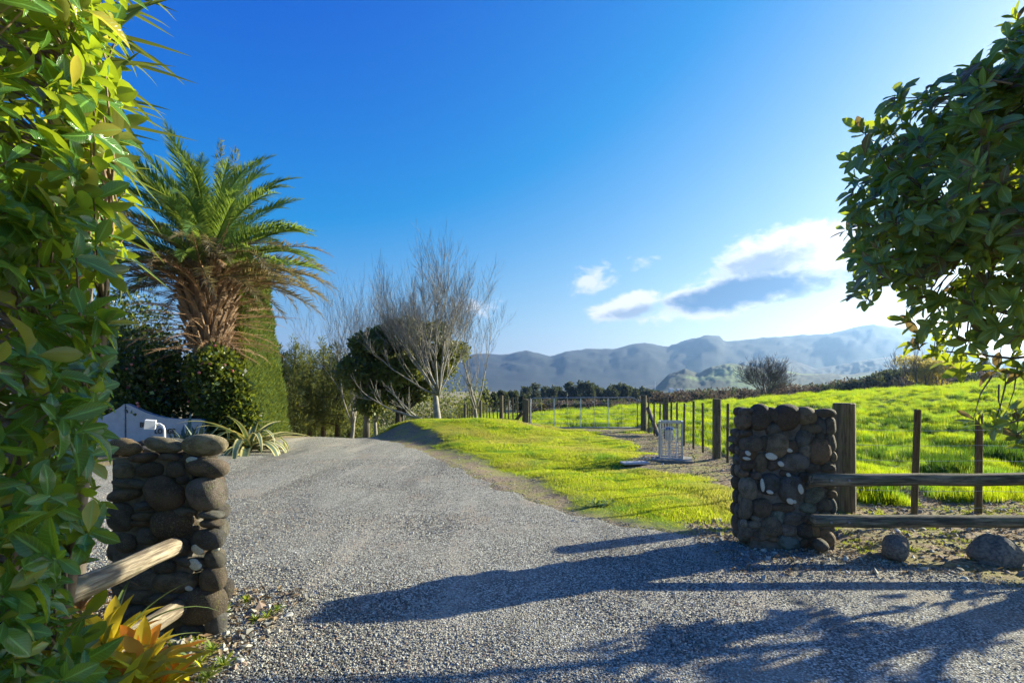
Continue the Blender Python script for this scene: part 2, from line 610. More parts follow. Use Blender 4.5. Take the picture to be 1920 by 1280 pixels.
# ------------------------------------------------------------------ terrain
RY = [-8, 3.2, 3.6, 4.05, 4.48, 4.84, 5.35, 5.8, 6.5, 7.9, 10.7, 14.3, 16.7, 20, 26, 60]
RX = [15, 9, 5.4, 3.95, 3.5, 3.05, 2.25, 1.38, .59, -.08, -1.18, -2.9, -4.3, -5.6, -8.0, -20]
LY = [-8, 3.25, 3.75, 8, 10, 12, 14.3, 16.3, 20, 26, 60]
LX = [-1.62, -1.72, -9.5, -9.5, -8.2, -6.9, -6.45, -6.3, -7.4, -10, -24]


def r_edge(Y): return np.interp(Y, RY, RX)
def l_edge(Y): return np.interp(Y, LY, LX)


def terrain(X, Y, rough=True):
    X, Y = np.asarray(X, float), np.asarray(Y, float)
    d = X - r_edge(Y)
    z = -.035 * np.clip(Y - 19, 0, 23)
    z = z - .085 * np.clip(Y - 16.3, 0, 30) * ss((-2.2 - X) / 3)
    z = z + .07 * np.clip(X - 2, 0, 60) * ss((Y - 6) / 36)
    z = z + .46 * ss(d, -.1, 1.5) * np.exp(-((Y - 17.6) / 3.0) ** 2) * ss(3.2 - X, 0, 4.5)
    z = z + .05 * ss(d, .1, 1.5) * ss(Y, 5.5, 8)
    z = z + .22 * np.exp(-((X + 8) / 2.2) ** 2 - ((Y - 14.5) / 2.5) ** 2)
    if rough:
        field = ss(X, 4.3, 5.4) * ss(Y, 6.3, 7.6)
        field = np.maximum(field, ss(Y, 19.5, 21) * ss(X, -1, .6))
        z = z + field * ((vnoise(X / 1.1, Y / 1.1, 3, 3) - .5) * .55 + (vnoise(X / 5, Y / 5, 9) - .5) * .3)
        z = z + ss(d, .1, .9) * (1 - field) * ((vnoise(X / .9, Y / .9, 5, 3) - .5) * .13 + (vnoise(X / 3.1, Y / 2.4, 6, 2) - .5) * .16 * ss(Y, 6.5, 8))
        z = z + (1 - field) * (vnoise(X / .33, Y / .33, 15, 2) - .5) * .022 * ss(d, -.2, .3)
    t = ss((Y - 43) / 50)
    z = z * (1 - t) + -4.6 * t
    return z


def dirt_mask(X, Y):
    n = vnoise(X / .55, Y / .55, 21, 4) - .5
    d = X - r_edge(Y)
    bed = ss(X + n * .8, 2.0, 2.6) * (1 - ss(Y + n * 1.3 + ss(X, 5, 3.5) * -.2, 6.9, 7.6)) * ss(-d, -4.2, -3.4) * (X > 1.9)
    bed = np.where((X > 1.9) & (Y < 8.2), ss(7.35 - Y + n * 1.3 - ss(4.4 - X, 0, 2) * 1.2, -.2, .4), 0)
    fl = np.interp(Y, [6, 10, 14, 19], [4.15, 4.2, 4.45, 4.6])
    strip = ss(X + n * .9, 3.15 - .3, 3.15 + .3) * (1 - ss(X + n * .6, fl + .05, fl + .6)) * ss(Y, 5, 6) * (1 - ss(Y, 14, 18.5)) * 1.0
    cage = 1 - ss(np.hypot((X - 3.1) / 1.0, (Y - 10.4) / 1.1) + n * .8, .8, 1.15)
    gate = (1 - ss(np.abs(Y - 18.9) + n * 1.2, .45, .95)) * ss(X, .2, .9) * (1 - ss(X, 4.8, 5.5)) * .8
    gate2 = (1 - ss(np.hypot((X - 3.9) / 1.5, (Y - 16.5) / 2.2) + n * .9, .6, 1.0)) * .9
    lfence = (1 - ss(np.abs(X - np.interp(Y, [18.3, 23, 32, 43], [.55, -.45, -2.8, -5.5]) - .0) + n * .5, .25, .6)) * ss(Y, 16.5, 18.3)
    edge = (1 - ss(d + n * .9, .12, .42 + .75 * np.exp(-((Y - 9.2) / 1.8) ** 2) + .8 * np.exp(-((Y - 12.2) / 1.3) ** 2)))
    bank = (1 - ss(d + n * .5, .9, 1.6)) * np.exp(-((Y - 16.0) / 2.4) ** 4) * ss(-X, .8, 2)
    left = np.where(X < l_edge(Y) + .2, 1.0, 0)
    m = np.maximum.reduce([bed, strip, cage, gate, gate2, lfence, edge, bank, left * (Y < 17)])
    return np.clip(m, 0, 1)


def axis(segs):
    out = []
    for a, b, st in segs:
        n = max(1, int(round((b - a) / st)))
        out += list(np.linspace(a, b, n, endpoint=False))
    out.append(segs[-1][1])
    return np.array(out)


gx = np.concatenate([-np.geomspace(3800, 12, 45)[:-1], axis([(-12, -6, .4), (-6, 10, .14), (10, 20, .4), (20, 45, .8)])[:-1], np.geomspace(45, 4400, 45)])
gy = np.concatenate([-np.geomspace(260, 3, 14)[:-1], axis([(-3, 2, .5), (2, 22, .14), (22, 44, .4)])[:-1], np.geomspace(44, 4300, 60)])
GX, GY = np.meshgrid(gx, gy)
GZ = terrain(GX, GY)
inside = ss(r_edge(GY) - GX, .05, .35) * ss(GX - l_edge(GY), .05, .35) * (GY < 24)
GZ2 = GZ - .05 * inside
nx, ny = len(gx), len(gy)
idx = np.arange(nx * ny).reshape(ny, nx)
quads = np.stack([idx[:-1, :-1], idx[:-1, 1:], idx[1:, 1:], idx[1:, :-1]], -1).reshape(-1, 4)


def groundmat():
    m, t, out = material('ground_soil')
    a = t.node('ShaderNodeAttribute', attribute_name='dirt')
    g = t.node('ShaderNodeNewGeometry')
    pos = g.outputs['Position']
    n1 = t.noise(pos, 2.2, 6, .65)
    n2 = t.noise(pos, 22, 6, .7)
    n3 = t.noise(pos, .012, 5, .6)
    soil = t.mix(t.ramp(n2, .3, .7), (.085, .055, .03), (.44, .33, .20))
    soil = t.mix(t.ramp(n1, .42, .62, 0, .75), soil, (.30, .29, .06))
    gr = t.mix(t.ramp(n1, .35, .65), (.045, .085, .012), (.13, .19, .02))
    gr = t.mix(t.ramp(n2, .55, .75, 0, .5), gr, (.22, .2, .05))
    sy = t.node('ShaderNodeSeparateXYZ')
    t.link(pos, sy.inputs[0])
    far = t.ramp(sy.outputs[1], 60, 120)
    farc = t.mix(t.ramp(n3, .42, .6), (.06, .055, .03), (.06, .085, .025))
    gr = t.mix(far, gr, farc)
    c = t.mix(a.outputs['Fac'], gr, soil)
    b = t.node('ShaderNodeBsdfPrincipled')
    b.inputs['Roughness'].default_value = .95
    t.put(b.inputs['Base Color'], c)
    bm = t.node('ShaderNodeBump')
    bm.inputs['Distance'].default_value = .035
    t.link(n2, bm.inputs['Height'])
    t.link(bm.outputs[0], b.inputs['Normal'])
    t.link(b.outputs[0], out.inputs[0])
    return m


me = npmesh('ground', np.stack([GX, GY, GZ2], -1).reshape(-1, 3), quads, None, groundmat())
at = me.attributes.new('dirt', 'FLOAT', 'POINT')
at.data.foreach_set('value', dirt_mask(GX, GY).astype(np.float32).ravel())
tag(link('ground', me), kind='structure')


def gravelmat():
    m, t, out = material('grey_gravel')
    g = t.node('ShaderNodeNewGeometry')
    pos = g.outputs['Position']
    vo = t.node('ShaderNodeTexVoronoi')
    vo.inputs['Scale'].default_value = 75
    vo.inputs['Randomness'].default_value = 1
    wv = t.node('ShaderNodeVectorMath', operation='MULTIPLY_ADD')
    nn = t.node('ShaderNodeTexNoise')
    nn.inputs['Scale'].default_value = 30
    t.link(pos, nn.inputs['Vector'])
    t.link(nn.outputs['Color'], wv.inputs[0])
    wv.inputs[1].default_value = (.02, .02, .02)
    t.link(pos, wv.inputs[2])
    t.link(wv.outputs[0], vo.inputs['Vector'])
    sv = t.node('ShaderNodeSeparateColor')
    t.link(vo.outputs['Color'], sv.inputs[0])
    r = sv.outputs[0]
    c = t.mix(t.math('POWER', r, 1.25), (.11, .11, .09), (.84, .82, .66))
    c = t.mix(t.ramp(sv.outputs[1], .8, .95, 0, .5), c, (.30, .23, .17))
    edge = t.ramp(vo.outputs['Distance'], .35, .75)
    c = t.mix(t.math('MULTIPLY', edge, .9), c, (.06, .056, .045))
    n1 = t.noise(pos, .55, 5, .6)
    n2 = t.noise(pos, 3.5, 5, .65)
    n3 = t.noise(pos, 1.1, 4, .6)
    c = t.mix(t.ramp(n1, .38, .62, 0, .35), c, (.25, .24, .195))
    c = t.mix(t.ramp(n3, .52, .70, 0, .6), c, (.40, .33, .23))
    rv = t.node('ShaderNodeMapping')
    t.link(pos, rv.inputs[0])
    rv.inputs['Rotation'].default_value = (0, 0, .28)
    rv.inputs['Scale'].default_value = (1.5, .16, 1)
    n4 = t.noise(rv.outputs[0], 1.0, 4, .6)
    c = t.mix(t.ramp(n4, .54, .68, 0, .65), c, (.46, .41, .31))
    c = t.mix(t.ramp(n4, .46, .34, 0, .6), c, (.12, .115, .095))
    c = t.mix(t.ramp(n2, .5, .72, 0, .45), c, (.44, .43, .36))
    b = t.node('ShaderNodeBsdfPrincipled')
    b.inputs['Roughness'].default_value = .9
    b.inputs['Specular IOR Level'].default_value = .25
    t.put(b.inputs['Base Color'], c)
    hgt = t.math('ADD', t.math('MULTIPLY', t.math('SUBTRACT', 1.0, vo.outputs['Distance']), .8), t.math('MULTIPLY', r, .6))
    bm = t.node('ShaderNodeBump')
    bm.inputs['Strength'].default_value = .9
    bm.inputs['Distance'].default_value = .011
    t.link(hgt, bm.inputs['Height'])
    t.link(bm.outputs[0], b.inputs['Normal'])
    t.link(b.outputs[0], out.inputs[0])
    return m


ys = np.concatenate([axis([(-3, 2, .5), (2, 3.1, .12), (3.1, 3.9, .035), (3.9, 7, .06), (7, 18, .12), (18, 26, .5)])])
tt = np.linspace(0, 1, 110)
tt = tt * tt * (3 - 2 * tt) * .5 + tt * .5
wig = (vnoise(ys / .5, ys * 0, 31, 3) - .5)[:, None]
LX_ = l_edge(ys)[:, None] + wig * .25
RX_ = r_edge(ys)[:, None] - (vnoise(ys / .45, ys * 0 + 4, 33, 3) - .5)[:, None] * .55 - (vnoise(ys / .1, ys * 0 + 4, 35, 2) - .5)[:, None] * .12
RXX = LX_ + (RX_ - LX_) * tt[None]
RYY = np.repeat(ys[:, None], len(tt), 1)
RZZ = terrain(RXX, RYY, False) + .006 + (vnoise(RXX / 1.2, RYY / 1.2, 41, 2) - .5) * .02 - .03 * ss(np.abs(tt[None] - .5), .485, .5)
# wheel ruts
for off in (-1.0, .75):
    rc = (l_edge(np.clip(RYY, 8, 99)) * .35 + r_edge(np.clip(RYY, 6.4, 99)) * .65) + off * .9 - .6
    RZZ -= .018 * np.exp(-((RXX - rc) / .28) ** 2)
i2 = np.arange(RXX.size).reshape(RXX.shape)
q2 = np.stack([i2[:-1, :-1], i2[:-1, 1:], i2[1:, 1:], i2[1:, :-1]], -1).reshape(-1, 4)
tag(link('gravel_road', npmesh('gravel_road', np.stack([RXX, RYY, RZZ], -1).reshape(-1, 3), q2, None, gravelmat())), kind='structure')

# ------------------------------------------------------------------ scatter with geometry nodes


def src_collection(name, meshes):
    c = bpy.data.collections.new(name)
    for i, m in enumerate(meshes):
        o = bpy.data.objects.new('%s_source' % name, m)
        c.objects.link(o)
    return c


def scatter(name, pts, rot, scl, coll, mat, label):
    me = bpy.data.meshes.new(name)
    me.vertices.add(len(pts))
    me.vertices.foreach_set('co', np.asarray(pts, np.float32).ravel())
    a = me.attributes.new('rot', 'FLOAT_VECTOR', 'POINT')
    a.data.foreach_set('vector', np.asarray(rot, np.float32).ravel())
    a = me.attributes.new('scl', 'FLOAT_VECTOR', 'POINT')
    scl = np.asarray(scl, np.float32)
    if scl.ndim == 1:
        scl = np.repeat(scl[:, None], 3, 1)
    a.data.foreach_set('vector', scl.ravel())
    me.materials.append(mat)
    o = link(name, me)
    tag(o, label, name.replace('_', ' '), kind='stuff')
    ng = bpy.data.node_groups.new(name + '_nodes', 'GeometryNodeTree')
    ng.interface.new_socket('Geometry', in_out='INPUT', socket_type='NodeSocketGeometry')
    ng.interface.new_socket('Geometry', in_out='OUTPUT', socket_type='NodeSocketGeometry')
    N = ng.nodes
    gi, go = N.new('NodeGroupInput'), N.new('NodeGroupOutput')
    ip = N.new('GeometryNodeInstanceOnPoints')
    ci = N.new('GeometryNodeCollectionInfo')
    ci.inputs['Collection'].default_value = coll
    ci.inputs['Separate Children'].default_value = True
    ci.inputs['Reset Children'].default_value = True
    ip.inputs['Pick Instance'].default_value = True
    ra = N.new('GeometryNodeInputNamedAttribute')
    ra.data_type = 'FLOAT_VECTOR'
    ra.inputs['Name'].default_value = 'rot'
    sa = N.new('GeometryNodeInputNamedAttribute')
    sa.data_type = 'FLOAT_VECTOR'
    sa.inputs['Name'].default_value = 'scl'
    er = N.new('FunctionNodeEulerToRotation')
    L = ng.links.new
    L(gi.outputs[0], ip.inputs['Points'])
    L(ci.outputs[0], ip.inputs['Instance'])
    L(ra.outputs[0], er.inputs[0])
    L(er.outputs[0], ip.inputs['Rotation'])
    L(sa.outputs[0], ip.inputs['Scale'])
    L(ip.outputs[0], go.inputs[0])
    md = o.modifiers.new('scatter', 'NODES')
    md.node_group = ng
    return o


def tuft(nb, radius, hmin, hmax, lean, w, mat, seed):
    g = np.random.default_rng(seed)
    r = np.sqrt(g.random(nb)) * radius
    a = g.random(nb) * 2 * PI
    T = np.stack([r * np.cos(a), r * np.sin(a), -.01 + 0 * r], -1)
    a2 = g.random(nb) * 2 * PI
    ln = g.random(nb) ** .7 * lean
    d = np.stack([np.cos(a2) * ln, np.sin(a2) * ln, np.ones(nb)], -1)
    n = np.stack([np.cos(a2) , np.sin(a2), -ln], -1) * -1
    h = hmin + g.random(nb) * (hmax - hmin)
    S = np.stack([np.full(nb, w) * (.7 + .6 * g.random(nb)) / .035 * 1.0, h, h * 1.6], -1)
    tv, tf, tuv = BLADE
    tv = tv.copy()
    tv[:, 2] = np.where(tv[:, 0] != 0, tv[:, 2], tv[:, 2])
    return replicate('tuft', (tv, tf, tuv), basis(d, -n), T, S, mat)


field_src = src_collection('field_tuft', [tuft(64, .20, .05, .15, 1.5, .003, M_grass, s) for s in range(3)] + [tuft(80, .14, .12, .25, 1.5, .0032, M_grass, 9)])
lawn_src = src_collection('lawn_tuft', [tuft(90, .17, .012, .040, 1.6, .0022, M_lawn, s + 20) for s in range(3)])


def sample(n, x0, x1, y0, y1, g=rng, ypow=1.0):
    return x0 + g.random(n) * (x1 - x0), y0 + g.random(n) ** ypow * (y1 - y0)


# field grass: uniform in a fan that the photograph sees and a margin round it
n = 90000
th = rng.random(n) * (1.35 + .35) - .35
yy = 6.6 + (rng.random(n) ** 1.55) * 42
xx = yy * th
fx = np.interp(yy, [6.3, 18.6, 18.7, 50], [4.2, 4.75, .3, -5.8])
keep = (xx > fx + .1) & (xx < 60) & ~((yy < 18.9) & (xx < 4.5))
keep &= rng.random(n) > dirt_mask(xx, yy) * 1.15
keep &= ~((yy < 8.0) & (xx < 4.6))
big_t = vnoise(xx / 1.1, yy / 1.1, 55, 2)
keep &= rng.random(n) < .45 + big_t
xx, yy, big_t = xx[keep], yy[keep], big_t[keep]
s_ = (.5 + .8 * rng.random(len(xx))) * (.35 + 1.3 * big_t ** 1.5) * (.5 + yy / 42)
scatter('field_grass', np.stack([xx, yy, terrain(xx, yy)], -1), np.stack([xx * 0, xx * 0, rng.random(len(xx)) * 6.28], -1), s_,
        field_src, M_grass, 'long bright green tussocky pasture grass beyond the wire fence')
n = 60000
yy = 4.9 + rng.random(n) ** 1.2 * 15.5
xx = r_edge(yy) + rng.random(n) * (10)
keep = (xx < np.interp(yy, [4, 18, 22], [4.5, 5.0, 5.0])) & ((yy < 19.6) | (xx < 0))
dd = xx - r_edge(yy)
keep &= rng.random(n) > ss(dirt_mask(xx, yy), .12, .6)
keep &= rng.random(n) < ss(dd + (vnoise(xx / .4, yy / .4, 67, 3) - .5) * 1.2, -.1, 1.3)
xx, yy = xx[keep], yy[keep]
s_ = (.6 + .8 * rng.random(len(xx))) * (.35 + 1.0 * vnoise(xx / .7, yy / .7, 61, 2)) * (1 + .02 * yy) * (.35 + .65 * ss(xx - r_edge(yy), .2, 1.7))
scatter('lawn_grass', np.stack([xx, yy, terrain(xx, yy)], -1), np.stack([xx * 0, xx * 0, rng.random(len(xx)) * 6.28], -1), s_,
        lawn_src, M_lawn, 'short mown grass verge between gravel drive and farm gate')

M_dgrass = leafmat('dark_grass_blade', (.025, .08, .006), (.06, .14, .012), None, (.16, .32, .02), .3, .5)
dark_src = src_collection('dark_tuft', [tuft(70, .13, .10, .26, 1.4, .006, M_dgrass, s + 40) for s in range(2)])
n = 9000
yy = 6.8 + rng.random(n) ** 1.3 * 32
xx = yy * (rng.random(n) * 1.5 - .2)
fx = np.interp(yy, [6.3, 18.6, 18.7, 50], [4.3, 4.85, .3, -5.8])
kk = (xx > fx + .2) & ~((yy < 18.9) & (xx < 4.6)) & ~((yy < 8) & (xx < 4.7)) & (vnoise(xx / .9, yy / .9, 155, 2) > .60) & (dirt_mask(xx, yy) < .4)
xx, yy = xx[kk], yy[kk]
scatter('dark_tussocks', np.stack([xx, yy, terrain(xx, yy)], -1), np.stack([xx * 0, xx * 0, rng.random(len(xx)) * 6.28], -1), .6 + .7 * rng.random(len(xx)), dark_src, M_dgrass,
        'darker green tussocks standing among the bright pasture grass')

# stone chips


def stone_mesh(name, seed, sub, mat, sq=.75, amp=.12, smooth=True):
    import bmesh
    bm = bmesh.new()
    bmesh.ops.create_icosphere(bm, subdivisions=sub, radius=1)
    g = random.Random(seed)
    ph = [(g.uniform(-2.2, 2.2), g.uniform(-2.2, 2.2), g.uniform(-2.2, 2.2), g.uniform(0, 6.28), g.uniform(.4, 1)) for _ in range(6)]
    for v in bm.verts:
        c = v.co
        q = Vector([math.copysign(abs(k) ** sq, k) for k in c])
        s_ = 1 + amp * sum(w * math.sin(a * c.x + b * c.y + d * c.z + p) for a, b, d, p, w in ph) / 2
        v.co = q * s_
    me = bpy.data.meshes.new(name)
    bm.to_mesh(me)
    bm.free()
    me.materials.append(mat)
    me.polygons.foreach_set('use_smooth', [smooth] * len(me.polygons))
    return me


m_, t_, o_ = material('stone_chip')
rr, gg = rnd_value(t_)
b_ = t_.node('ShaderNodeBsdfPrincipled')
b_.inputs['Roughness'].default_value = .85
cc = t_.mix(t_.math('POWER', rr, 1.4), (.09, .088, .072), (.62, .60, .49))
cc = t_.mix(t_.math('GREATER_THAN', t_.math('FRACT', t_.math('MULTIPLY', rr, 9.7)), .86), cc, (.30, .22, .16))
t_.put(b_.inputs['Base Color'], cc)
t_.link(b_.outputs[0], o_.inputs[0])
M_chip = m_
chip_src = src_collection('chip', [stone_mesh('chip', s, 1, M_chip, .6, .4, False) for s in range(4)])
n = 210000
yy = 2.0 + rng.random(n) ** 1.5 * 9.5
xx = -.98 * yy + rng.random(n) * 1.98 * yy
keep = (xx > l_edge(yy) + .05) & (xx < r_edge(yy) + .12) & (rng.random(n) < .35 + vnoise(xx / .6, yy / .6, 71, 3))
xx, yy = xx[keep], yy[keep]
k = len(xx)
rs = .0028 + .0042 * rng.random(k) ** 1.5
S = np.stack([rs * (.8 + .6 * rng.random(k)), rs * (.8 + .6 * rng.random(k)), rs * .7], -1)
scatter('gravel_chips', np.stack([xx, yy, terrain(xx, yy, False) + .006], -1), rng.random((k, 3)) * 6.28 * np.array([.1, .1, 1]), S, chip_src, M_chip,
        'loose grey crushed stone chips lying over the gravel drive')
# larger rubble and twigs in the bed by the right pillar, along the verge and round the left pillar
P_ = []
for (x0, x1, y0, y1, nn, lo, hi) in ((1.9, 8, 4.2, 7.4, 2600, .008, .03), (-2.6, -1.45, 2.2, 3.9, 900, .008, .03), (-1.6, 2.6, 5.5, 12, 900, .006, .016), (2.6, 4.6, 7, 16, 500, .008, .025)):
    x, y = sample(nn, x0, x1, y0, y1)
    kk = dirt_mask(x, y) > .4
    if x0 < -2:
        kk = np.ones(nn, bool)
    x, y = x[kk], y[kk]
    P_.append(np.stack([x, y, terrain(x, y) + .003, lo + (hi - lo) * rng.random(len(x)) ** 3], -1))
P_ = np.concatenate(P_)
S = P_[:, 3:4] * (np.array([1, 1, .6]) * (.7 + .6 * rng.random((len(P_), 3))))
scatter('rubble_stones', P_[:, :3], rng.random((len(P_), 3)) * 6.28 * np.array([.15, .15, 1]), S, chip_src, M_chip, 'small loose stones scattered on the bare earth beds')
litter_src = src_collection('litter', [npmesh('litter', LEAF[i][0] * np.array([1, 1, 1.2]), LEAF[i][1], LEAF[i][2], M_litter) for i in range(3)])
x1_, y1_ = sample(5200, 1.8, 8, 4.3, 7.6)
x2_, y2_ = sample(1500, -2.8, -1.5, 2.0, 4.0)
x3_, y3_ = sample(2500, 2.6, 4.6, 7, 18)
x = np.concatenate([x1_, x2_, x3_]); y = np.concatenate([y1_, y2_, y3_])
kk = (dirt_mask(x, y) > .5) | (x < -1.4)
x, y = x[kk], y[kk]
scatter('fallen_leaves', np.stack([x, y, terrain(x, y) + .012], -1), (rng.random((len(x), 3)) - .5) * np.array([.9, .9, 6.28]), .025 + .04 * rng.random(len(x)), litter_src, M_litter,
        'dry brown leaf litter on the bare earth beneath the rails')

# ------------------------------------------------------------------ hills
M_forest = simple('forested_slope', (.012, .02, .02), .95, 0, .02, (.022, .034, .026), 0, (1, 1, 1), 'Object', 8)


def hillmat():
    m, t, out = material('pasture_hill')
    g = t.node('ShaderNodeNewGeometry')
    pos = g.outputs['Position']
    a = t.noise(pos, .0065, 4, .55)
    b2 = t.noise(pos, .05, 5, .6)
    c = t.mix(t.ramp(a, .5, .58), (.03, .045, .022), (.13, .19, .05))
    c = t.mix(t.ramp(b2, .48, .66, 0, .8), c, (.03, .04, .02))
    b = t.node('ShaderNodeBsdfPrincipled')
    b.inputs['Roughness'].default_value = .95
    t.put(b.inputs['Base Color'], c)
    t.link(b.outputs[0], out.inputs[0])
    return m


def ridge(name, prof, d0, d1, mat, seed, spur=.25, back=1.25, npx=420):
    pxs = np.linspace(prof[0][0], prof[-1][0], npx)
    tops = np.interp(pxs, [p[0] for p in prof], [p[1] for p in prof])
    dtl = (vnoise(pxs / 26, pxs * 0, seed, 4) - .5) * 5 + (vnoise(pxs / 5, pxs * 0 + 3, seed + 8, 2) - .5) * 1.6
    nt = 46
    t = np.linspace(0, 1, nt)
    r = np.concatenate([d0 + (d1 - d0) * t, d1 * np.linspace(1.02, back, 8)])
    PX, RR = np.meshgrid(pxs, r)
    TT = np.concatenate([t, 1 - np.linspace(.1, 1, 8)])[:, None]
    H = (HZ - (tops[None] + dtl[None] * TT ** 7)) / F * d1 + CAMZ + 5
    H = H * np.minimum(1, np.minimum(ss(PX, pxs[0], pxs[0] + 60), ss(-PX, -pxs[-1], -pxs[-1] + 60)) + .02)
    sp = .6 * vnoise(PX / 60 + TT * 1.1, RR / (d1 * .14), seed + 3, 3) + .4 * vnoise(PX / 9, RR / (d1 * .03), seed + 4, 3)
    shape = ss(TT) ** .9 * (1 + spur * (sp - .5) * 2 * (1 - TT ** 3))
    back_rows = np.arange(len(r)) >= nt
    shape = np.where(back_rows[:, None], ss(TT), shape)
    Z = -5 + H * shape
    X = (PX - CX) / F * RR
    i = np.arange(X.size).reshape(X.shape)
    q = np.stack([i[:-1, :-1], i[:-1, 1:], i[1:, 1:], i[1:, :-1]], -1).reshape(-1, 4)
    return tag(link(name, npmesh(name, np.stack([X, RR, Z], -1).reshape(-1, 3), q, None, mat)), kind='structure')


ridge('mountain_range', [(-700, 700), (0, 690), (500, 690), (700, 678), (800, 672), (860, 668), (905, 664), (940, 667), (990, 658), (1033, 668), (1060, 660), (1100, 656), (1150, 656), (1190, 646), (1215, 645),
                          (1252, 652), (1290, 640), (1325, 632), (1350, 632), (1358, 641), (1400, 637), (1450, 633), (1500, 631), (1550, 628), (1600, 616), (1635, 610), (1680, 615), (1740, 626), (1800, 646),
                          (1900, 672), (2050, 690), (2400, 700)], 1500, 2600, M_forest, 5, .19)
ridge('middle_ridge', [(1150, 728), (1230, 720), (1330, 700), (1400, 676), (1470, 672), (1530, 690), (1600, 680), (1700, 664), (1800, 672), (1950, 690), (2300, 700)], 1100, 1700, M_forest, 15, .3)
ridge('green_foothill', [(1200, 727), (1222, 718), (1250, 703), (1285, 692), (1310, 700), (1335, 688), (1370, 681), (1430, 690), (1500, 700), (1600, 702), (1700, 690), (1800, 696), (2100, 712)], 620, 1000, hillmat(), 25, .25)

# haze
hz = bpy.data.meshes.new('haze')
hb = MB().box((350, 2050, 160), (8500, 4700, 350))
m, t, out = material('haze_air')
pv = t.node('ShaderNodeVolumePrincipled')
pv.inputs['Color'].default_value = (.33, .58, 1, 1)
pv.inputs['Density'].default_value = 1.9e-4
pv.inputs['Anisotropy'].default_value = .6
t.link(pv.outputs[0], out.inputs['Volume'])
hz = hb.build('haze', m)
tag(hz, kind='stuff')
hz['label'] = 'pale blue haze that fades the far hills'
hz['category'] = 'haze'

# ------------------------------------------------------------------ stone pillars
LICHEN = stone_mesh('lichen_patch', 61, 3, M_lichen, .9, .6)
STONES = [stone_mesh('river_stone', 100 + s, 3, M_stone, .80 + .05 * (s % 4), .17) for s in range(8)]


def put_stone(parent, loc, size, rot, mesh=None, name='stone', label=None):
    o = bpy.data.objects.new(name, mesh or random.choice(STONES))
    COL.objects.link(o)
    o.parent = parent
    o.location = Vector(loc) - parent.location
    o.scale = size
    o.rotation_euler = rot
    if label: o['label'] = label
    return o


def pillar(label, x0, x1, yf, yb, h, stones, conv, sc_, lichens, seed, sides):
    random.seed(seed)
    zb = float(terrain((x0 + x1) / 2, yf, False))
    root = empty('stone_pillar', ((x0 + x1) / 2, (yf + yb) / 2, zb), label, 'gate pillar', 'stone pillars at the gateway')
    hh = h - .04
    core = MB().box((0, 0, hh / 2 - .06), (x1 - x0 - .03, yb - yf - .036, hh + .12 - .02))
    core.build('mortar_core', M_mortar, root)
    D = .085
    for (cx, cy, w, hgt) in stones:
        px, py = conv(cx, cy)
        p = P(px, py, yf - .0)
        a, b = w / sc_ / F * yf / 2, hgt / sc_ / F * yf / 2
        st_ = put_stone(root, (p.x, yf + .03, p.z), (a * 1.10, max(.05, min(a, b) * .9), b * 1.12), (random.uniform(-.12, .12), random.uniform(-.12, .12), random.uniform(-.12, .12)))
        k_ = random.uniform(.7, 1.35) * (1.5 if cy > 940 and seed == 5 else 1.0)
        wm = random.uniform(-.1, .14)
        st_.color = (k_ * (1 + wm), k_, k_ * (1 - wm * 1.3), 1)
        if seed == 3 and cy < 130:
            st_.color = (2.3, 2.1, 1.7, 1)  # pale cap stones, with sunlit brightness painted into their tint
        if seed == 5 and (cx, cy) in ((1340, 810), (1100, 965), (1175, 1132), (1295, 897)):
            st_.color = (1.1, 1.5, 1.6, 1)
    for (cx, cy, w, hgt) in lichens:
        px, py = conv(cx, cy)
        # sits on the bulge of whatever stone is there
        p = P(px, py, yf - .05)
        best = .0
        for c in root.children:
            if not c.name.startswith('stone'):
                continue
            q = c.location + root.location
            u = ((p.x - q.x) / c.scale.x) ** 2 + ((p.z - q.z) / c.scale.z) ** 2
            if u < 1:
                best = max(best, yf + 0 - (q.y - c.scale.y * (1 - u) ** .4))
        put_stone(root, (p.x, yf - best, p.z), (w / sc_ / F * yf / 2, .012, hgt / sc_ / F * yf / 2), (0, 0, 0), LICHEN, 'lichen_patch')
    # other faces laid in rough courses
    for (ax, s0, s1, fixed) in sides:
        z = .03
        while z < h - .03:
            rh = random.uniform(.075, .15)
            s = s0 + random.uniform(-.02, .04)
            while s < s1:
                w = random.uniform(.09, .19)
                zc = zb + z + rh / 2 + random.uniform(-.015, .015)
                if ax == 'x':       # face of constant x
                    put_stone(root, (fixed, s + w / 2, zc), (.065, w * .56, rh * .57), (random.uniform(-.15, .15), 0, 0))
                else:
                    put_stone(root, (s + w / 2, fixed, zc), (w * .56, .065, rh * .57), (0, random.uniform(-.15, .15), 0))
                s += w
            z += rh * .95
    return root


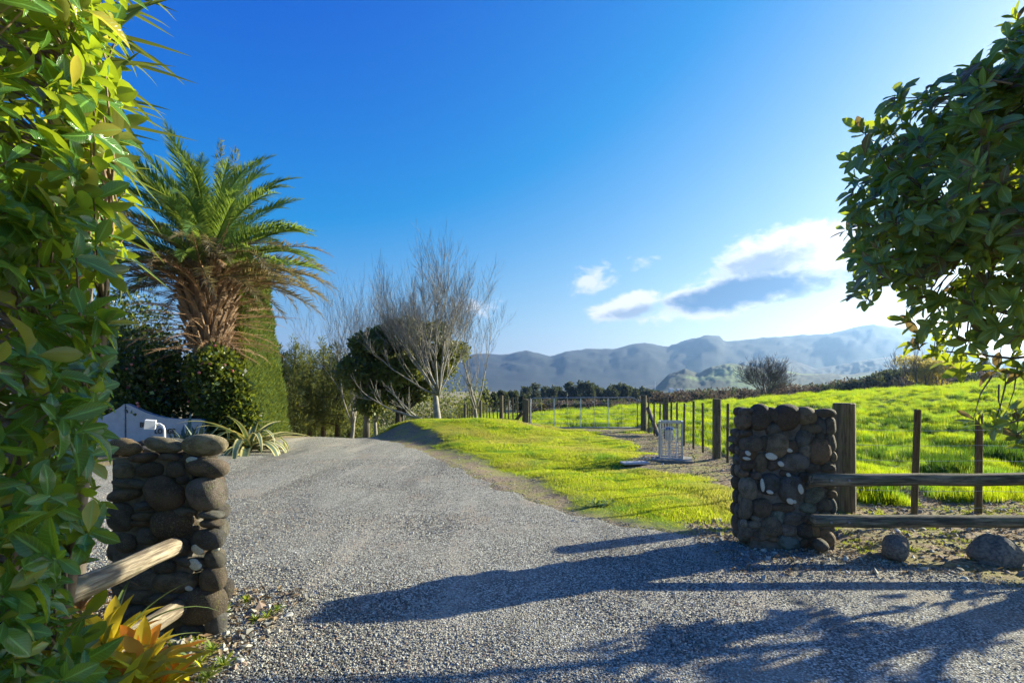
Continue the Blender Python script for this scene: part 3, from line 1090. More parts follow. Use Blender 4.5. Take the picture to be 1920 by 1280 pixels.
L_st = [(110, 112, 170, 88), (320, 100, 190, 82), (545, 105, 240, 108), (215, 172, 130, 45), (350, 168, 110, 42), (118, 240, 120, 85), (255, 235, 140, 84), (390, 235, 105, 90), (560, 225, 215, 112),
        (435, 292, 70, 50), (140, 312, 190, 58), (335, 365, 215, 182), (560, 365, 185, 172), (120, 375, 180, 62), (95, 490, 135, 150), (215, 435, 110, 50), (235, 488, 145, 44), (375, 540, 185, 150),
        (585, 485, 120, 48), (590, 530, 115, 46), (440, 470, 130, 50), (220, 528, 130, 40), (235, 600, 120, 95), (560, 622, 190, 115), (430, 665, 95, 98), (330, 700, 100, 70), (490, 745, 180, 62), (605, 730, 105, 98),
        (120, 640, 130, 100), (200, 740, 180, 100), (330, 765, 120, 76), (390, 850, 250, 112), (590, 838, 145, 135), (200, 840, 190, 110), (210, 925, 180, 80), (345, 940, 200, 66), (100, 930, 120, 90), (530, 990, 225, 175),
        (610, 1080, 105, 135), (470, 1140, 150, 115), (330, 1060, 150, 120), (340, 1170, 150, 100), (570, 1190, 160, 95), (200, 1040, 150, 130), (200, 1160, 150, 120), (90, 1060, 110, 160), (430, 1000, 90, 70)]
L_li = [(510, 675, 62, 48), (600, 672, 46, 30), (497, 758, 68, 54), (455, 892, 42, 27), (488, 190, 80, 40)]
convL = lambda x, y: (190 + x / 2.909, 800 + y / 2.909)
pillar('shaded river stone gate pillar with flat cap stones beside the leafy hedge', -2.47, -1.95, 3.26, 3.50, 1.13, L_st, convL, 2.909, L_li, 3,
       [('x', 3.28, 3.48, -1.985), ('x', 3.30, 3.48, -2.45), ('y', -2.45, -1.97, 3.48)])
# cap stones over the depth of the pillar
R_st = [(912, 252, 95, 45), (985, 300, 130, 150), (1065, 282, 115, 110), (1162, 302, 155, 150), (1290, 284, 132, 120), (1417, 264, 140, 60), (1455, 348, 85, 115), (1308, 372, 145, 72), (893, 320, 70, 95),
        (895, 402, 72, 38), (1080, 372, 125, 92), (1385, 350, 75, 115), (925, 470, 128, 110), (912, 545, 112, 80), (1010, 470, 66, 95), (1095, 485, 155, 155), (1190, 500, 95, 115), (1275, 440, 105, 105),
        (1290, 525, 95, 115), (1380, 525, 155, 165), (1455, 458, 82, 118), (1472, 555, 52, 66), (1385, 425, 66, 80), (905, 612, 98, 62), (990, 600, 76, 112), (1075, 612, 85, 72), (1200, 592, 195, 122),
        (1430, 632, 98, 58), (1335, 632, 95, 62), (882, 670, 55, 42), (1165, 667, 105, 54), (1280, 687, 80, 62), (950, 682, 75, 52), (905, 770, 112, 150), (1045, 742, 155, 132), (1190, 765, 165, 172),
        (1340, 810, 128, 108), (1310, 757, 62, 42), (1455, 807, 68, 52), (1450, 752, 65, 44), (895, 895, 80, 152), (995, 902, 130, 122), (1140, 897, 175, 62), (1295, 897, 108, 70), (1405, 880, 95, 92),
        (1465, 882, 64, 102), (935, 1010, 95, 52), (1045, 1025, 134, 134), (1100, 965, 78, 98), (1205, 970, 135, 84), (1300, 970, 44, 68), (880, 1000, 44, 48), (955, 970, 64, 34), (890, 1060, 74, 78),
        (985, 1082, 108, 78), (1172, 1048, 124, 84), (1280, 1052, 104, 104), (1350, 1055, 78, 72), (1070, 1105, 74, 44), (1175, 1132, 158, 98), (1285, 1132, 68, 58), (1340, 1115, 58, 44), (1430, 1098, 112, 104), (1420, 960, 90, 80)]
R_li = [(912, 533, 38, 30), (1070, 552, 76, 42), (1187, 512, 42, 24), (1132, 603, 42, 32), (1183, 678, 30, 24), (1003, 742, 28, 74), (1052, 790, 44, 24), (1247, 765, 36, 56), (1190, 850, 48, 36), (1220, 856, 22, 22), (905, 568, 50, 20)]
convR = lambda x, y: (1150 + x / 3.555, 700 + y / 3.555)
rp = pillar('dark river stone gate pillar with white lichen spots beside wooden rails', 2.25, 3.05, 5.0, 5.32, 1.32, R_st, convR, 3.555, R_li, 5,
            [('x', 5.05, 5.30, 2.25), ('x', 5.05, 5.30, 3.02), ('y', 2.27, 3.02, 5.31)])
for root_, x0, x1, y0, y1, zt in ((bpy.data.objects['stone_pillar'], -2.42, -1.98, 3.40, 3.48, 1.10), (rp, 2.32, 2.98, 5.12, 5.26, 1.26)):
    x = x0
    while x < x1:
        w = random.uniform(.14, .2)
        put_stone(root_, (x + w / 2, (y0 + y1) / 2, zt), (w * .5, .09, .04), (0, 0, random.uniform(-.1, .1)))
        x += w
put_stone(rp, P(1538, 1022, 4.9), (.07, .06, .05), (.3, .5, .2), None, 'stone')

# boulders
M_boulder = simple('boulder_rock', (.24, .21, .165), .85, 0, 6, (.085, .08, .075), .02)
for (px, py, Y, w, d, h, seed, lab) in ((1676, 1030, 4.78, .17, .13, .115, 205, 'blocky grey boulder on the earth nearer the stone pillar'),
                                        (1856, 1030, 4.7, .195, .14, .14, 214, 'pointed brown boulder on the earth farther from the stone pillar')):
    me = stone_mesh('boulder', seed, 4, M_boulder, .78, .34)
    if w > .18:
        for v in me.vertices:       # this one comes to a blunt peak
            k_ = 1 - .5 * max(0, v.co.z)
            v.co = (v.co.x * k_ + .15 * v.co.z, v.co.y * k_, v.co.z * 1.1)
    o = link('boulder', me)
    p = P(px, py, Y)
    o.location = (p.x, p.y, float(terrain(p.x, p.y)) + h * .62)
    o.scale = (w, d, h)
    o.rotation_euler = (0, 0, seed if w < .18 else .2)
    tag(o, lab, 'boulder', 'boulders beside the drive')

# ------------------------------------------------------------------ rails


def log_mb(a, b, r0, r1, seed, sides=12, seg=14):
    g = random.Random(seed)
    a, b = Vector(a), Vector(b)
    pts, rad = [], []
    for i in range(seg + 1):
        t_ = i / seg
        p = a.lerp(b, t_)
        p += Vector((0, g.uniform(-.006, .006), g.uniform(-.006, .006)))
        pts.append(p)
        rad.append(r0 + (r1 - r0) * t_ + g.uniform(-.003, .003))
    e = (b - a).normalized()
    pts = [a - e * .012] + pts + [b + e * .012]
    rad = [r0 * .82] + rad + [r1 * .82]
    return MB().tube(pts, rad, sides)


def along(name, a, b, r0, r1, seed, mat, parent):
    """a rail built along its own Z axis so the grain follows it"""
    a, b = Vector(a), Vector(b)
    L = (b - a).length
    o = log_mb((0, 0, 0), (0, 0, L), r0, r1, seed).build(name, mat, parent, True)
    o.location = a - parent.location
    o.rotation_euler = (b - a).to_track_quat('Z', 'Y').to_euler()
    return o


rf = empty('rail_fence', (4.5, 4.86, 0), 'mossy two-rail wooden fence running from the right stone pillar', 'rail fence', 'post and rail fences')
along('rail', P(1522, 899, 4.84), (9.6, 4.9, .69), .058, .062, 1, M_rail, rf)
along('rail', P(1524, 976, 4.84), (9.6, 4.9, .27), .058, .062, 2, M_rail, rf)
for zz in (.675, .30):
    for xx in (2.86, 3.02):
        o = MB().tube([(0, 0, 0), (0, -.012, 0)], .011, 8).build('bolt_head', M_galv, rf)
        o.location = Vector((xx, 4.84 - .057, zz + .01)) - rf.location
for x in (6.3, 8.8):
    along('post', (x, 5.0, -.1), (x, 5.0, 1.0), .07, .07, int(x * 9), M_post, rf)
lf = empty('rail_fence', (-2.04, 2.0, 0), 'pale two-log rail fence butting against the left stone pillar', 'rail fence', 'post and rail fences')
along('rail', (-2.02, 3.19, .565), (-2.10, .5, .56), .056, .062, 3, M_log, lf)
along('rail', (-2.00, 3.19, .195), (-2.10, .5, .19), .054, .06, 4, M_log, lf)
along('post', (-2.17, 1.3, -.1), (-2.17, 1.3, .95), .07, .07, 31, M_post, lf)

# ------------------------------------------------------------------ farm fences


def tz(x, y): return float(terrain(x, y, False))


def post_piece(name, x, y, ztop, w, mat, parent, lean=0.0, roundp=False, label=None):
    zb = tz(x, y) - .25
    h = ztop - zb
    g = random.Random(int(x * 1000 + y * 77))
    if roundp:
        mb = MB()
        mb.tube([(0, 0, 0), (0, 0, h * .5), (lean * .3, 0, h - .012), (lean * .3, 0, h)], [w / 2 * 1.05, w / 2, w / 2 * .98, w / 2 * .88], 12)
        o = mb.build(name, mat, parent, False)
    else:
        mb = MB()
        c = w / 2
        vs = []
        for (zz, k) in ((0, 1), (h * .5, 1.0), (h - .01, .98), (h, .86)):
            for (sx, sy) in ((-1, -.75), (-.75, -1), (.75, -1), (1, -.75), (1, .75), (.75, 1), (-.75, 1), (-1, .75)):
                vs.append((sx * c * k + lean * zz / h + g.uniform(-.002, .002), sy * c * k * .8, zz + (g.uniform(-.008, .008) if zz > h * .9 else 0)))
        fs = [(i * 8 + k, i * 8 + (k + 1) % 8, (i + 1) * 8 + (k + 1) % 8, (i + 1) * 8 + k) for i in range(3) for k in range(8)]
        fs += [tuple(range(7, -1, -1)), tuple(range(24, 32))]
        mb.add(vs, fs)
        o = mb.build(name, mat, parent, False)
    o.location = Vector((x, y, zb)) - parent.location
    o.rotation_euler[2] = g.uniform(-.15, .15)
    if label: o['label'] = label
    return o


def wires(parent, pts, hs, r=.0028, sag=.012):
    for h in hs:
        path = []
        for i in range(len(pts) - 1):
            a, b = Vector(pts[i]), Vector(pts[i + 1])
            for k in range(6):
                t_ = k / 6
                p = a.lerp(b, t_)
                p.z += h - sag * 4 * t_ * (1 - t_)
                path.append(p - parent.location)
        path.append(Vector(pts[-1]) + Vector((0, 0, h)) - parent.location)
        MB().tube(path, r, 4).build('wire', M_wire, parent)


fA = empty('wire_fence', (4.6, 18.5, 0), 'batten wire fence from the farm gate down to the thick strainer post', 'wire fence', 'farm wire fences')
line = lambda Y: float(np.interp(Y, [6.5, 10.87, 18.5], [4.04, 4.17, 4.57]))


def on_line(px, fline=line):
    r = (px - CX) / F
    lo, hi = 6.0, 19.0
    for _ in range(40):
        mid = (lo + hi) / 2
        if fline(mid) / mid > r:
            lo = mid
        else:
            hi = mid
    return (lo + hi) / 2


for (px, top, w, kind) in ((1207, 741, .21, 'r'), (1217, 748, .045, 'b'), (1227, 748, .045, 'b'), (1237, 747, .045, 'b'), (1248, 744, .15, 'p'), (1258, 752, .045, 'b'), (1270, 755, .045, 'b'), (1282, 756, .045, 'b'),
                           (1300, 752, .045, 'b'), (1318, 755, .045, 'b'), (1344, 747, .15, 'p'), (1364, 757, .045, 'b'), (1388, 775, .045, 'b'), (1420, 772, .045, 'b'), (1455, 770, .045, 'b'), (1500, 770, .045, 'b')):
    Y = on_line(px)
    X = line(Y)
    zt = CAMZ - (top - HZ) / F * Y
    post_piece('post' if kind != 'b' else 'batten', X, Y, zt, w, M_post if kind != 'b' else M_batten, fA, random.uniform(-.03, .03) if kind == 'b' else 0, kind == 'r')
# twisted brace log leaning on the gate post
along('strut', (4.62, 18.1, .85), (4.5, 16.2, -.05), .075, .06, 77, M_post, fA)
strain = post_piece('strainer_post', 4.06, 6.52, 1.335, .25, M_post, fA, 0, True, 'thick round strainer post behind the stone pillar')
pl = [(line(Y), Y, tz(line(Y), Y)) for Y in (18.4, 15.2, 10.87, 8.6, 6.6)]
wires(fA, pl, (.18, .36, .54, .72, .90, 1.04))
fB = empty('wire_fence', (6.0, 6.4, 0), 'wire fence of thin battens in the long grass behind the mossy rails', 'wire fence', 'farm wire fences')
post_piece('batten', 4.80, 6.38, 1.26, .062, M_batten, fB, .05)
post_piece('batten', 5.56, 6.36, 1.22, .066, M_batten, fB, .01)
for x in (6.4, 7.3, 8.2):
    post_piece('batten', x, 6.36, 1.24, .062, M_batten, fB, .02)
post_piece('post', 9.2, 6.36, 1.3, .15, M_post, fB)
wires(fB, [(4.1, 6.42, 0), (5.56, 6.32, 0), (7.3, 6.30, 0), (9.2, 6.3, 0)], (.10, .30, .48, .66, .84, 1.02), .0022)

fC = empty('wire_fence', (.55, 18.3, 0), 'older post and batten wire fence running back from the gate past the bare trees', 'wire fence', 'farm wire fences')
post_piece('strainer_post', .47, 18.4, 1.17, .21, M_post, fC, 0, True)
MB().tube([(.62, 18.35, tz(.6, 18.3) - .1), (.62, 18.35, 1.16)], .035, 8).build('gate_stop_post', M_galv, fC).location = -fC.location
along('strut', (.38, 18.5, .72), (-.22, 19.4, -.02), .06, .06, 78, M_post, fC)
cpx = [(940, 738, .17, 23), (901, 746, .15, 27.5), (872, 750, .15, 32), (852, 752, .15, 37), (836, 756, .15, 43)]
cl = [(990, 18.3)] + [(a, d) for a, b, c, d in cpx]
for a, b, c, d in cpx:
    x = (a - CX) / F * d
    post_piece('post', x, d, tz(x, d) + 1.2 + (.12 if a == 940 else 0), c, M_post, fC, 0, True)
for i in range(len(cl) - 1):
    (p0, y0), (p1, y1) = cl[i], cl[i + 1]
    x0, x1 = (p0 - CX) / F * y0, (p1 - CX) / F * y1
    for k in range(1, 6):
        t_ = k / 6
        x, y = x0 + (x1 - x0) * t_, y0 + (y1 - y0) * t_
        post_piece('batten', x, y, tz(x, y) + 1.08, .05, M_batten, fC, random.uniform(-.03, .03))
wires(fC, [((p - CX) / F * y, y, tz((p - CX) / F * y, y)) for p, y in cl], (.2, .5, .8, 1.05), .004)

# ------------------------------------------------------------------ farm gate
gt = empty('farm_gate', (.7, 18.45, 0), 'wide galvanised tubular farm gate with wire infill closing the field entrance', 'gate')
gp = lambda px, py: tuple(P(px, py, 18.45) - gt.location)
fr = [gp(996, 801), gp(996, 748), gp(1000, 746), gp(1100, 745.3), gp(1185, 745.2), gp(1192, 748), gp(1195, 754), gp(1195, 801)]
MB().tube(fr, .019, 8).tube([gp(994, 801.5), gp(1197, 801.5)], .026, 8).build('gate_frame', M_galv, gt, True)
for px in (1039, 1089, 1140):
    MB().box(gp(px, 773.5), (.03, .012, 1.0)).build('stay_bar', M_white, gt)
for px in (1015, 1064, 1114, 1166):
    MB().tube([gp(px, 801), gp(px, 746)], .009, 5).build('stay_rod', M_galv, gt)
for py in (756, 766, 776, 785, 793):
    MB().tube([gp(996, py), gp(1100, py + .3), gp(1195, py)], .004, 4).build('gate_wire', M_wire, gt)
for py in (751, 799):
    MB().box(gp(1199, py), (.12, .05, .05)).build('hinge', M_galv, gt)

# ------------------------------------------------------------------ pump cage
CG = Vector((3.23, 10.85, 0))
CG.z = tz(CG.x, CG.y)
cage = empty('steel_cage', CG, 'square galvanised mesh cage over a water filter beside the wire fence', 'cage', None, math.radians(-17))
sl = MB().box((0, 0, .02), (.78, .72, .05)).build('concrete_slab', M_conc)
sl.location = CG + Vector((.02, -.02, .01))
sl.rotation_euler[2] = math.radians(-17)
tag(sl, 'low concrete slab under the galvanised mesh cage', 'slab')
cw, cd, chh = .47, .46, .76
z0 = .05
fb = MB()
bw = .034
for sx in (-1, 1):
    for sy in (-1, 1):
        fb.box((sx * (cw / 2 - bw / 2), sy * (cd / 2 - bw / 2), z0 + chh / 2), (bw, bw, chh - 2 * bw - .004))
for zz in (z0 + bw / 2, z0 + chh - bw / 2):
    for s in (-1, 1):
        fb.box((0, s * (cd / 2 - bw / 2), zz), (cw, bw, bw))
        fb.box((s * (cw / 2 - bw / 2), 0, zz), (bw, cd - 2 * bw - .004, bw))
fb.build('cage_frame', M_cage, cage)
for (ax, s) in (('y', -1), ('y', 1), ('x', -1), ('x', 1)):
    mb = MB()
    half = (cw if ax == 'y' else cd) / 2 - bw
    for i in range(9):
        u = -half + 2 * half * i / 8
        a = (u, s * (cd / 2 - .012)) if ax == 'y' else (s * (cw / 2 - .012), u)
        mb.tube([(a[0], a[1], z0 + bw), (a[0], a[1], z0 + chh - bw)], .0042, 4)
    for i in range(12):
        zz = z0 + bw + (chh - 2 * bw) * (i + .5) / 12
        if ax == 'y':
            mb.tube([(-half, s * (cd / 2 - .017), zz), (half, s * (cd / 2 - .017), zz)], .0042, 4)
        else:
            mb.tube([(s * (cw / 2 - .017), -half, zz), (s * (cw / 2 - .017), half, zz)], .0042, 4)
    mb.build('mesh_panel', M_wire, cage)
wf = empty('water_filter', CG + Vector((-.03, 0, .05)), 'white cartridge water filter with blue head standing inside the mesh cage', 'water filter')
MB().tube([(0, 0, .34), (0, 0, .36), (0, 0, .56), (0, 0, .58)], [.05, .07, .075, .075], 16).build('filter_bowl', M_filter, wf, False)
MB().tube([(0, 0, .58), (0, 0, .61), (0, 0, .635)], [.085, .085, .06], 16).build('filter_head', M_bluec, wf)
MB().tube([(0, 0, 0), (0, 0, .34)], .028, 10).build('standpipe', M_filter, wf)
MB().tube([(-.085, 0, .6), (-.15, 0, .6), (-.16, 0, .58), (-.16, 0, 0)], .012, 8).tube([(.085, 0, .6), (.14, 0, .6), (.15, 0, .58), (.15, 0, 0)], .012, 8).build('pipe', M_white, wf)
ps = P(1190, 877, 10.2)
sb = MB().box((0, 0, 0), (.50, .30, .03)).build('inspection_cover', M_slabw)
sb.location = (ps.x, ps.y, tz(ps.x, ps.y) + .05)
sb.rotation_euler[2] = .15
tag(sb, 'pale flat concrete cover lying in the grass beside the cage slab', 'cover')

# ------------------------------------------------------------------ sign wall and intercom
wy = 12.4
sw = empty('sign_wall', P(290, 848, wy), 'low pale blue rendered entrance wall with sweeping top and black lettering', 'sign wall')
zg = tz(-8.3, wy) - .1


def wall_panel(prof, name, ydepth):
    n_ = len(prof)
    vs, fs = [], []
    for dy in (0, .16):
        for px, py in prof:
            p = P(px, py, wy + ydepth(px)); p.y += dy
            vs.append(p - sw.location)
        for px, py in prof:
            p = P(px, py, wy + ydepth(px)); p.y += dy; p.z = zg
            vs.append(p - sw.location)
    o = 2 * n_
    for i in range(n_ - 1):
        fs += [(n_ + i, n_ + i + 1, i + 1, i), (o + i, o + i + 1, o + n_ + i + 1, o + n_ + i), (i, i + 1, o + i + 1, o + i)]
    fs += [(0, o, o + n_, n_), (n_ - 1, 2 * n_ - 1, o + 2 * n_ - 1, o + n_ - 1), tuple(range(n_, 2 * n_)) + tuple(range(o + 2 * n_ - 1, o + n_ - 1, -1))]
    return MB().add(vs, fs).build(name, M_wallp, sw)


wall_panel([(170, 790), (190, 781), (205, 775), (222, 765), (233.5, 757)], 'wall_panel', lambda px: 0)
wall_panel([(237, 757), (248, 762), (262, 768.5), (278, 775), (295, 780), (312, 783.5), (330, 785), (352, 785.3), (375, 785.5), (383, 789)], 'wall_panel', lambda px: 0)


def text(parent, s, px, py, Y, hpx, mat, name='lettering', sx=1.0):
    cu = bpy.data.curves.new(name, 'FONT')
    cu.body = s
    cu.size = hpx / F * Y / .70
    cu.extrude = .006
    cu.space_character = 1.12
    cu.offset = .004
    cu.materials.append(mat)
    o = bpy.data.objects.new(name, cu)
    COL.objects.link(o)
    o.parent = parent
    o.rotation_euler = (PI / 2, 0, 0)
    o.scale.x = sx
    o.location = P(px, py, Y) - parent.location
    return o


text(sw, 'BUSH', 262, 800.5, wy - .012, 9.3, M_black, sx=.82)
text(sw, 'LODGE', 289.5, 812.5, wy - .012, 9.3, M_black, sx=.82)
ic = empty('gooseneck_intercom', (-3.26, 5.0, tz(-3.26, 5)), 'white box on a curved white pole in front of the entrance wall', 'intercom')
ip = lambda px, py: P(px, py, 5.0) - ic.location
MB().tube([(0, 0, 0), ip(308.5, 818), ip(308.3, 806), ip(306, 799), ip(300, 795), ip(292, 794), ip(284, 794)], .011, 10).build('pole', M_white, ic, True)
bx = MB().box((0, 0, 0), (.085, .10, .082), Matrix.Rotation(.12, 3, 'Y') @ Matrix.Rotation(.5, 3, 'Z')).build('intercom_box', M_white, ic)
bx.location = ip(282, 795.5)

# ------------------------------------------------------------------ foliage makers


def leaves_as_parts(parent, T, R, S, mat, nparts, lname='leaf', restname='foliage', cam_pick=True, tpls=LEAF, reststuff=True):
    """T,R,S in world space: the nparts that show largest become objects, the rest one joined part"""
    T = np.asarray(T)
    k = len(T)
    pxs = CX + F * T[:, 0] / np.maximum(T[:, 1], .1)
    pys = HZ - F * (T[:, 2] - CAMZ) / np.maximum(T[:, 1], .1)
    vis = (T[:, 1] > .2) & (pxs > -10) & (pxs < 1930) & (pys > -10) & (pys < 1290)
    score = np.where(vis, S / np.linalg.norm(T - np.array([0, 0, CAMZ]), axis=1), -1)
    order = np.argsort(-score)
    near = order[:nparts]
    near = near[score[near] > 0]
    rest = np.setdiff1d(np.arange(k), near)
    mes = [npmesh(lname, t_[0], t_[1], t_[2], mat) for t_ in tpls]
    pl_ = np.array(parent.location)
    for j, i in enumerate(near):
        o = bpy.data.objects.new(lname, mes[i % len(mes)])
        COL.objects.link(o)
        o.parent = parent
        M = Matrix(R[i].tolist()).to_4x4()
        M.translation = Vector(T[i] - pl_)
        o.matrix_local = M @ Matrix.Diagonal((S[i], S[i], S[i], 1))
    # rest: joined per template, into one mesh
    Vs, Fs, Us, b = [], [], [], 0
    for m_i, tp in enumerate(tpls):
        sel = rest[rest % len(tpls) == m_i]
        if not len(sel):
            continue
        tv, tf, tuv = tp
        V = np.einsum('kij,knj->kni', R[sel], tv[None] * S[sel][:, None, None]) + (T[sel] - pl_)[:, None, :]
        Fa = tf[None] + (np.arange(len(sel)) * len(tv))[:, None, None] + b
        Vs.append(V.reshape(-1, 3)); Fs.append(Fa.reshape(-1, 4)); Us.append(np.tile(tuv, (len(sel), 1)))
        b += len(sel) * len(tv)
    o = link(restname, npmesh(restname, np.concatenate(Vs), np.concatenate(Fs), np.concatenate(Us), mat), parent)
    o['kind'] = 'stuff'
    return o


def whorls(tips, axes, nl, lmin, lmax, spread, g):
    """leaf transforms for whorls of leaves at twig tips"""
    T, D, N, S = [], [], [], []
    k = len(tips)
    for j in range(nl):
        ph = g.random(k) * 6.28 if j == 0 else ph + 2.4
        a = axes / np.linalg.norm(axes, axis=1, keepdims=True)
        ref = np.tile(np.array([[.31, .17, .93]]), (k, 1))
        u = np.cross(a, ref); u /= np.linalg.norm(u, axis=1, keepdims=True)
        v = np.cross(a, u)
        side = u * np.cos(ph)[:, None] + v * np.sin(ph)[:, None]
        sp = spread * (.65 + .6 * g.random(k)) * (1.15 - .35 * j / nl)
        d = a * np.cos(sp)[:, None] + side * np.sin(sp)[:, None] + g.normal(size=(k, 3)) * .16
        nrm = a * np.sin(sp)[:, None] - side * np.cos(sp)[:, None] + g.normal(size=(k, 3)) * .25
        T.append(tips - a * (.012 * j)); D.append(d); N.append(nrm)
        S.append(lmin + (lmax - lmin) * g.random(k))
    T, D, N, S = np.concatenate(T), np.concatenate(D), np.concatenate(N), np.concatenate(S)
    return T, basis(D, N), S


def proj(T):
    return CX + F * T[:, 0] / T[:, 1], HZ - F * (T[:, 2] - CAMZ) / T[:, 1]


# ------------------------------------------------------------------ left leafy shrub
g = np.random.default_rng(5)
ls = empty('magnolia_hedge', (-2.2, 1.95, 0), 'tall broadleaf shrub with glossy yellow-green leaves filling the left edge', 'shrub')
edge_y = [-60, 0, 100, 200, 300, 380, 450, 520, 560, 600, 680, 760, 850, 930, 1000, 1050, 1120, 1290]
edge_x = [205, 205, 215, 222, 205, 228, 225, 195, 172, 205, 200, 175, 165, 150, 185, 120, 135, 200]
n = 5200
ang = g.random(n) * 2 * PI
rad = .74 * np.sqrt(.30 + .70 * g.random(n))
zz = .12 + g.random(n) * 4.0
tips = np.stack([-2.2 + rad * np.cos(ang), 1.95 + rad * np.sin(ang), zz], -1)
px, py = proj(tips)
ok = (tips[:, 1] > .9) & (px < np.interp(py, edge_y, edge_x) + g.normal(size=n) * 9) & (px > -420)
ok &= (g.random(n) < .60)
# keep an opening where the rail and the yellow plants show
ok &= ~((px > 118) & (py > 1000) & (py < 1140))
tips = tips[ok]
ax = np.stack([tips[:, 0] + 2.2, tips[:, 1] - 1.95, .45 + 0 * tips[:, 0]], -1) + g.normal(size=(len(tips), 3)) * .45
T, R, S = whorls(tips, ax, 6, .055, .145, 1.05, g)
leaves_as_parts(ls, T, R, S, M_hedge, 300)
# stems: upright trunks and twigs reaching to the whorls
stems = [[(-2.1, 2.2, -.05), (-2.06, 2.22, 1.2), (-1.98, 2.3, 2.2), (-1.92, 2.35, 3.6)], [(-2.3, 1.9, -.05), (-2.2, 1.75, 1.3), (-2.1, 1.7, 2.5), (-2.1, 1.75, 4)],
         [(-2.05, 2.35, -.05), (-1.95, 2.4, .9), (-1.85, 2.42, 1.8), (-1.78, 2.36, 2.5)]]
for sp_ in stems:
    MB().tube([Vector(p) - ls.location for p in sp_], [.028, .024, .018, .01], 8).build('stem', M_stem, ls, True)
mb = MB()
for i in range(0, len(tips), 2):
    p = Vector(tips[i])
    s_ = min(stems, key=lambda st: min((Vector(q) - p).length for q in st))
    zb_ = max(.1, p.z - random.uniform(.15, .5))
    a = Vector((np.interp(zb_, [q[2] for q in s_], [q[0] for q in s_]), np.interp(zb_, [q[2] for q in s_], [q[1] for q in s_]), zb_))
    m1 = a.lerp(p, .55) + Vector((random.uniform(-.04, .04), random.uniform(-.04, .04), random.uniform(-.06, .03)))
    mb.tube([a - ls.location, m1 - ls.location, p - ls.location], [.008, .0055, .003], 4, False)
o = mb.build('twigs', M_stem, ls, True)
o['kind'] = 'stuff'

# ------------------------------------------------------------------ right magnolia tree
g = np.random.default_rng(8)
mt = empty('magnolia_tree', (6.3, 4.9, 0), 'dark glossy magnolia tree with bronze leaf undersides overhanging the drive', 'tree')
ex_y = [-400, 0, 50, 70, 120, 170, 210, 260, 285, 300, 340, 400, 440, 500, 545, 590, 630, 660, 690, 705, 720]
ex_x = [2100, 1935, 1905, 1880, 1845, 1720, 1690, 1610, 1585, 1572, 1610, 1615, 1605, 1620, 1600, 1625, 1690, 1745, 1850, 1980, 2400]
n = 52000
q = rand_dirs(n, g) * (.42 + .58 * g.random((n, 1)) ** .6)
tips = np.stack([5.9 + q[:, 0] * 3.5, 4.15 + q[:, 1] * 1.38, 3.05 + q[:, 2] * 1.62], -1)
px, py = proj(tips)
lump = vnoise(tips[:, 0] * 2.6 + tips[:, 1] * 1.3, tips[:, 2] * 2.6, 77, 3)
ok = (tips[:, 1] > 1.2) & (px > np.interp(py, ex_y, ex_x) + g.normal(size=n) * 16 + (lump - .5) * 200 - 16) & (lump > np.where(py > 400, .34, .40)) & (py < 705)
out = px > 2150
ok &= np.where(out, g.random(n) < .025, g.random(n) < np.where(py > 400, .072, .135))
ok &= ~((tips[:, 1] > 4.7) & (tips[:, 2] < 1.35 + .55 * (tips[:, 1] - 3.0)))
tips = tips[ok]
# low skirt of branches outside the frame, whose shadow falls on the drive
sk = np.stack([4.9 + g.random(60) * 3.0, 4.1 + g.random(60) * 1.2, .9 + g.random(60) * 1.0], -1)
sk = sk[proj(sk)[0] > 1985]
lowb = np.array([P(a_, b_, c_) for a_, b_, c_ in ((1825, 785, 4.5), (1862, 800, 4.5), (1890, 765, 4.55), (1905, 815, 4.6), (1935, 790, 4.6), (1880, 782, 4.7), (1925, 835, 4.6), (1950, 770, 4.6))])
mid_ = np.array([P(a_, b_, 4.6) for a_, b_ in ((1722, 628), (1712, 645), (1750, 662), (1775, 676), (1800, 690), (1835, 672), (1765, 640), (1600, 548), (1590, 300), (1620, 562), (1700, 600), (1870, 690), (1606, 410))])
cen = np.array([6.0, 4.8, 3.2])
allt = np.concatenate([tips, sk, lowb, mid_])
ax = (allt - cen) / np.array([3.4, 2.2, 3.0]) + np.array([0, 0, .55]) + g.normal(size=(len(allt), 3)) * .3
ax[-21:] = np.array([-1, -.1, .4]) + g.normal(size=(21, 3)) * .25
T, R, S = whorls(allt, ax, 8, .085, .17, 1.0, g)
leaves_as_parts(mt, T, R, S, M_magn, 300)
limbs = [[(6.3, 4.9, -.1), (6.28, 4.88, 1.3), (6.1, 4.8, 2.8), (5.9, 4.6, 4.6)]]
MB().tube([Vector(p) - mt.location for p in limbs[0]], [.13, .11, .08, .03], 10).build('trunk', M_bark, mt, True)
for i in range(16):
    a = Vector((6.2, 4.85, 1.2 + i * .16))
    th_ = i * 2.4
    b = Vector((6.1 + 2.2 * math.cos(th_), 4.7 + 1.4 * math.sin(th_), 2.2 + i * .13 + random.uniform(0, .5)))
    m1 = a.lerp(b, .5) + Vector((0, 0, .2))
    limbs.append([a, m1, b])
    MB().tube([a - mt.location, m1 - mt.location, b - mt.location], [.045, .03, .012], 6).build('branch', M_bark, mt, True)
for path in ((Vector((6.2, 4.85, 1.5)), P(1975, 772, 4.6), P(1862, 800, 4.5)), (P(1975, 772, 4.6), P(1930, 800, 4.6), P(1905, 815, 4.6)), (Vector((6.0, 4.7, 2.0)), P(1900, 672, 4.6), P(1740, 655, 4.6))):
    MB().tube([p - mt.location for p in path], [.022, .012, .005], 6).build('branch', M_bark, mt, True)
mb = MB()
lp = [Vector(p) for l_ in limbs[1:] for p in (l_[1], l_[2], Vector(l_[1]).lerp(Vector(l_[2]), .5))]
LP = np.array([tuple(p) for p in lp])
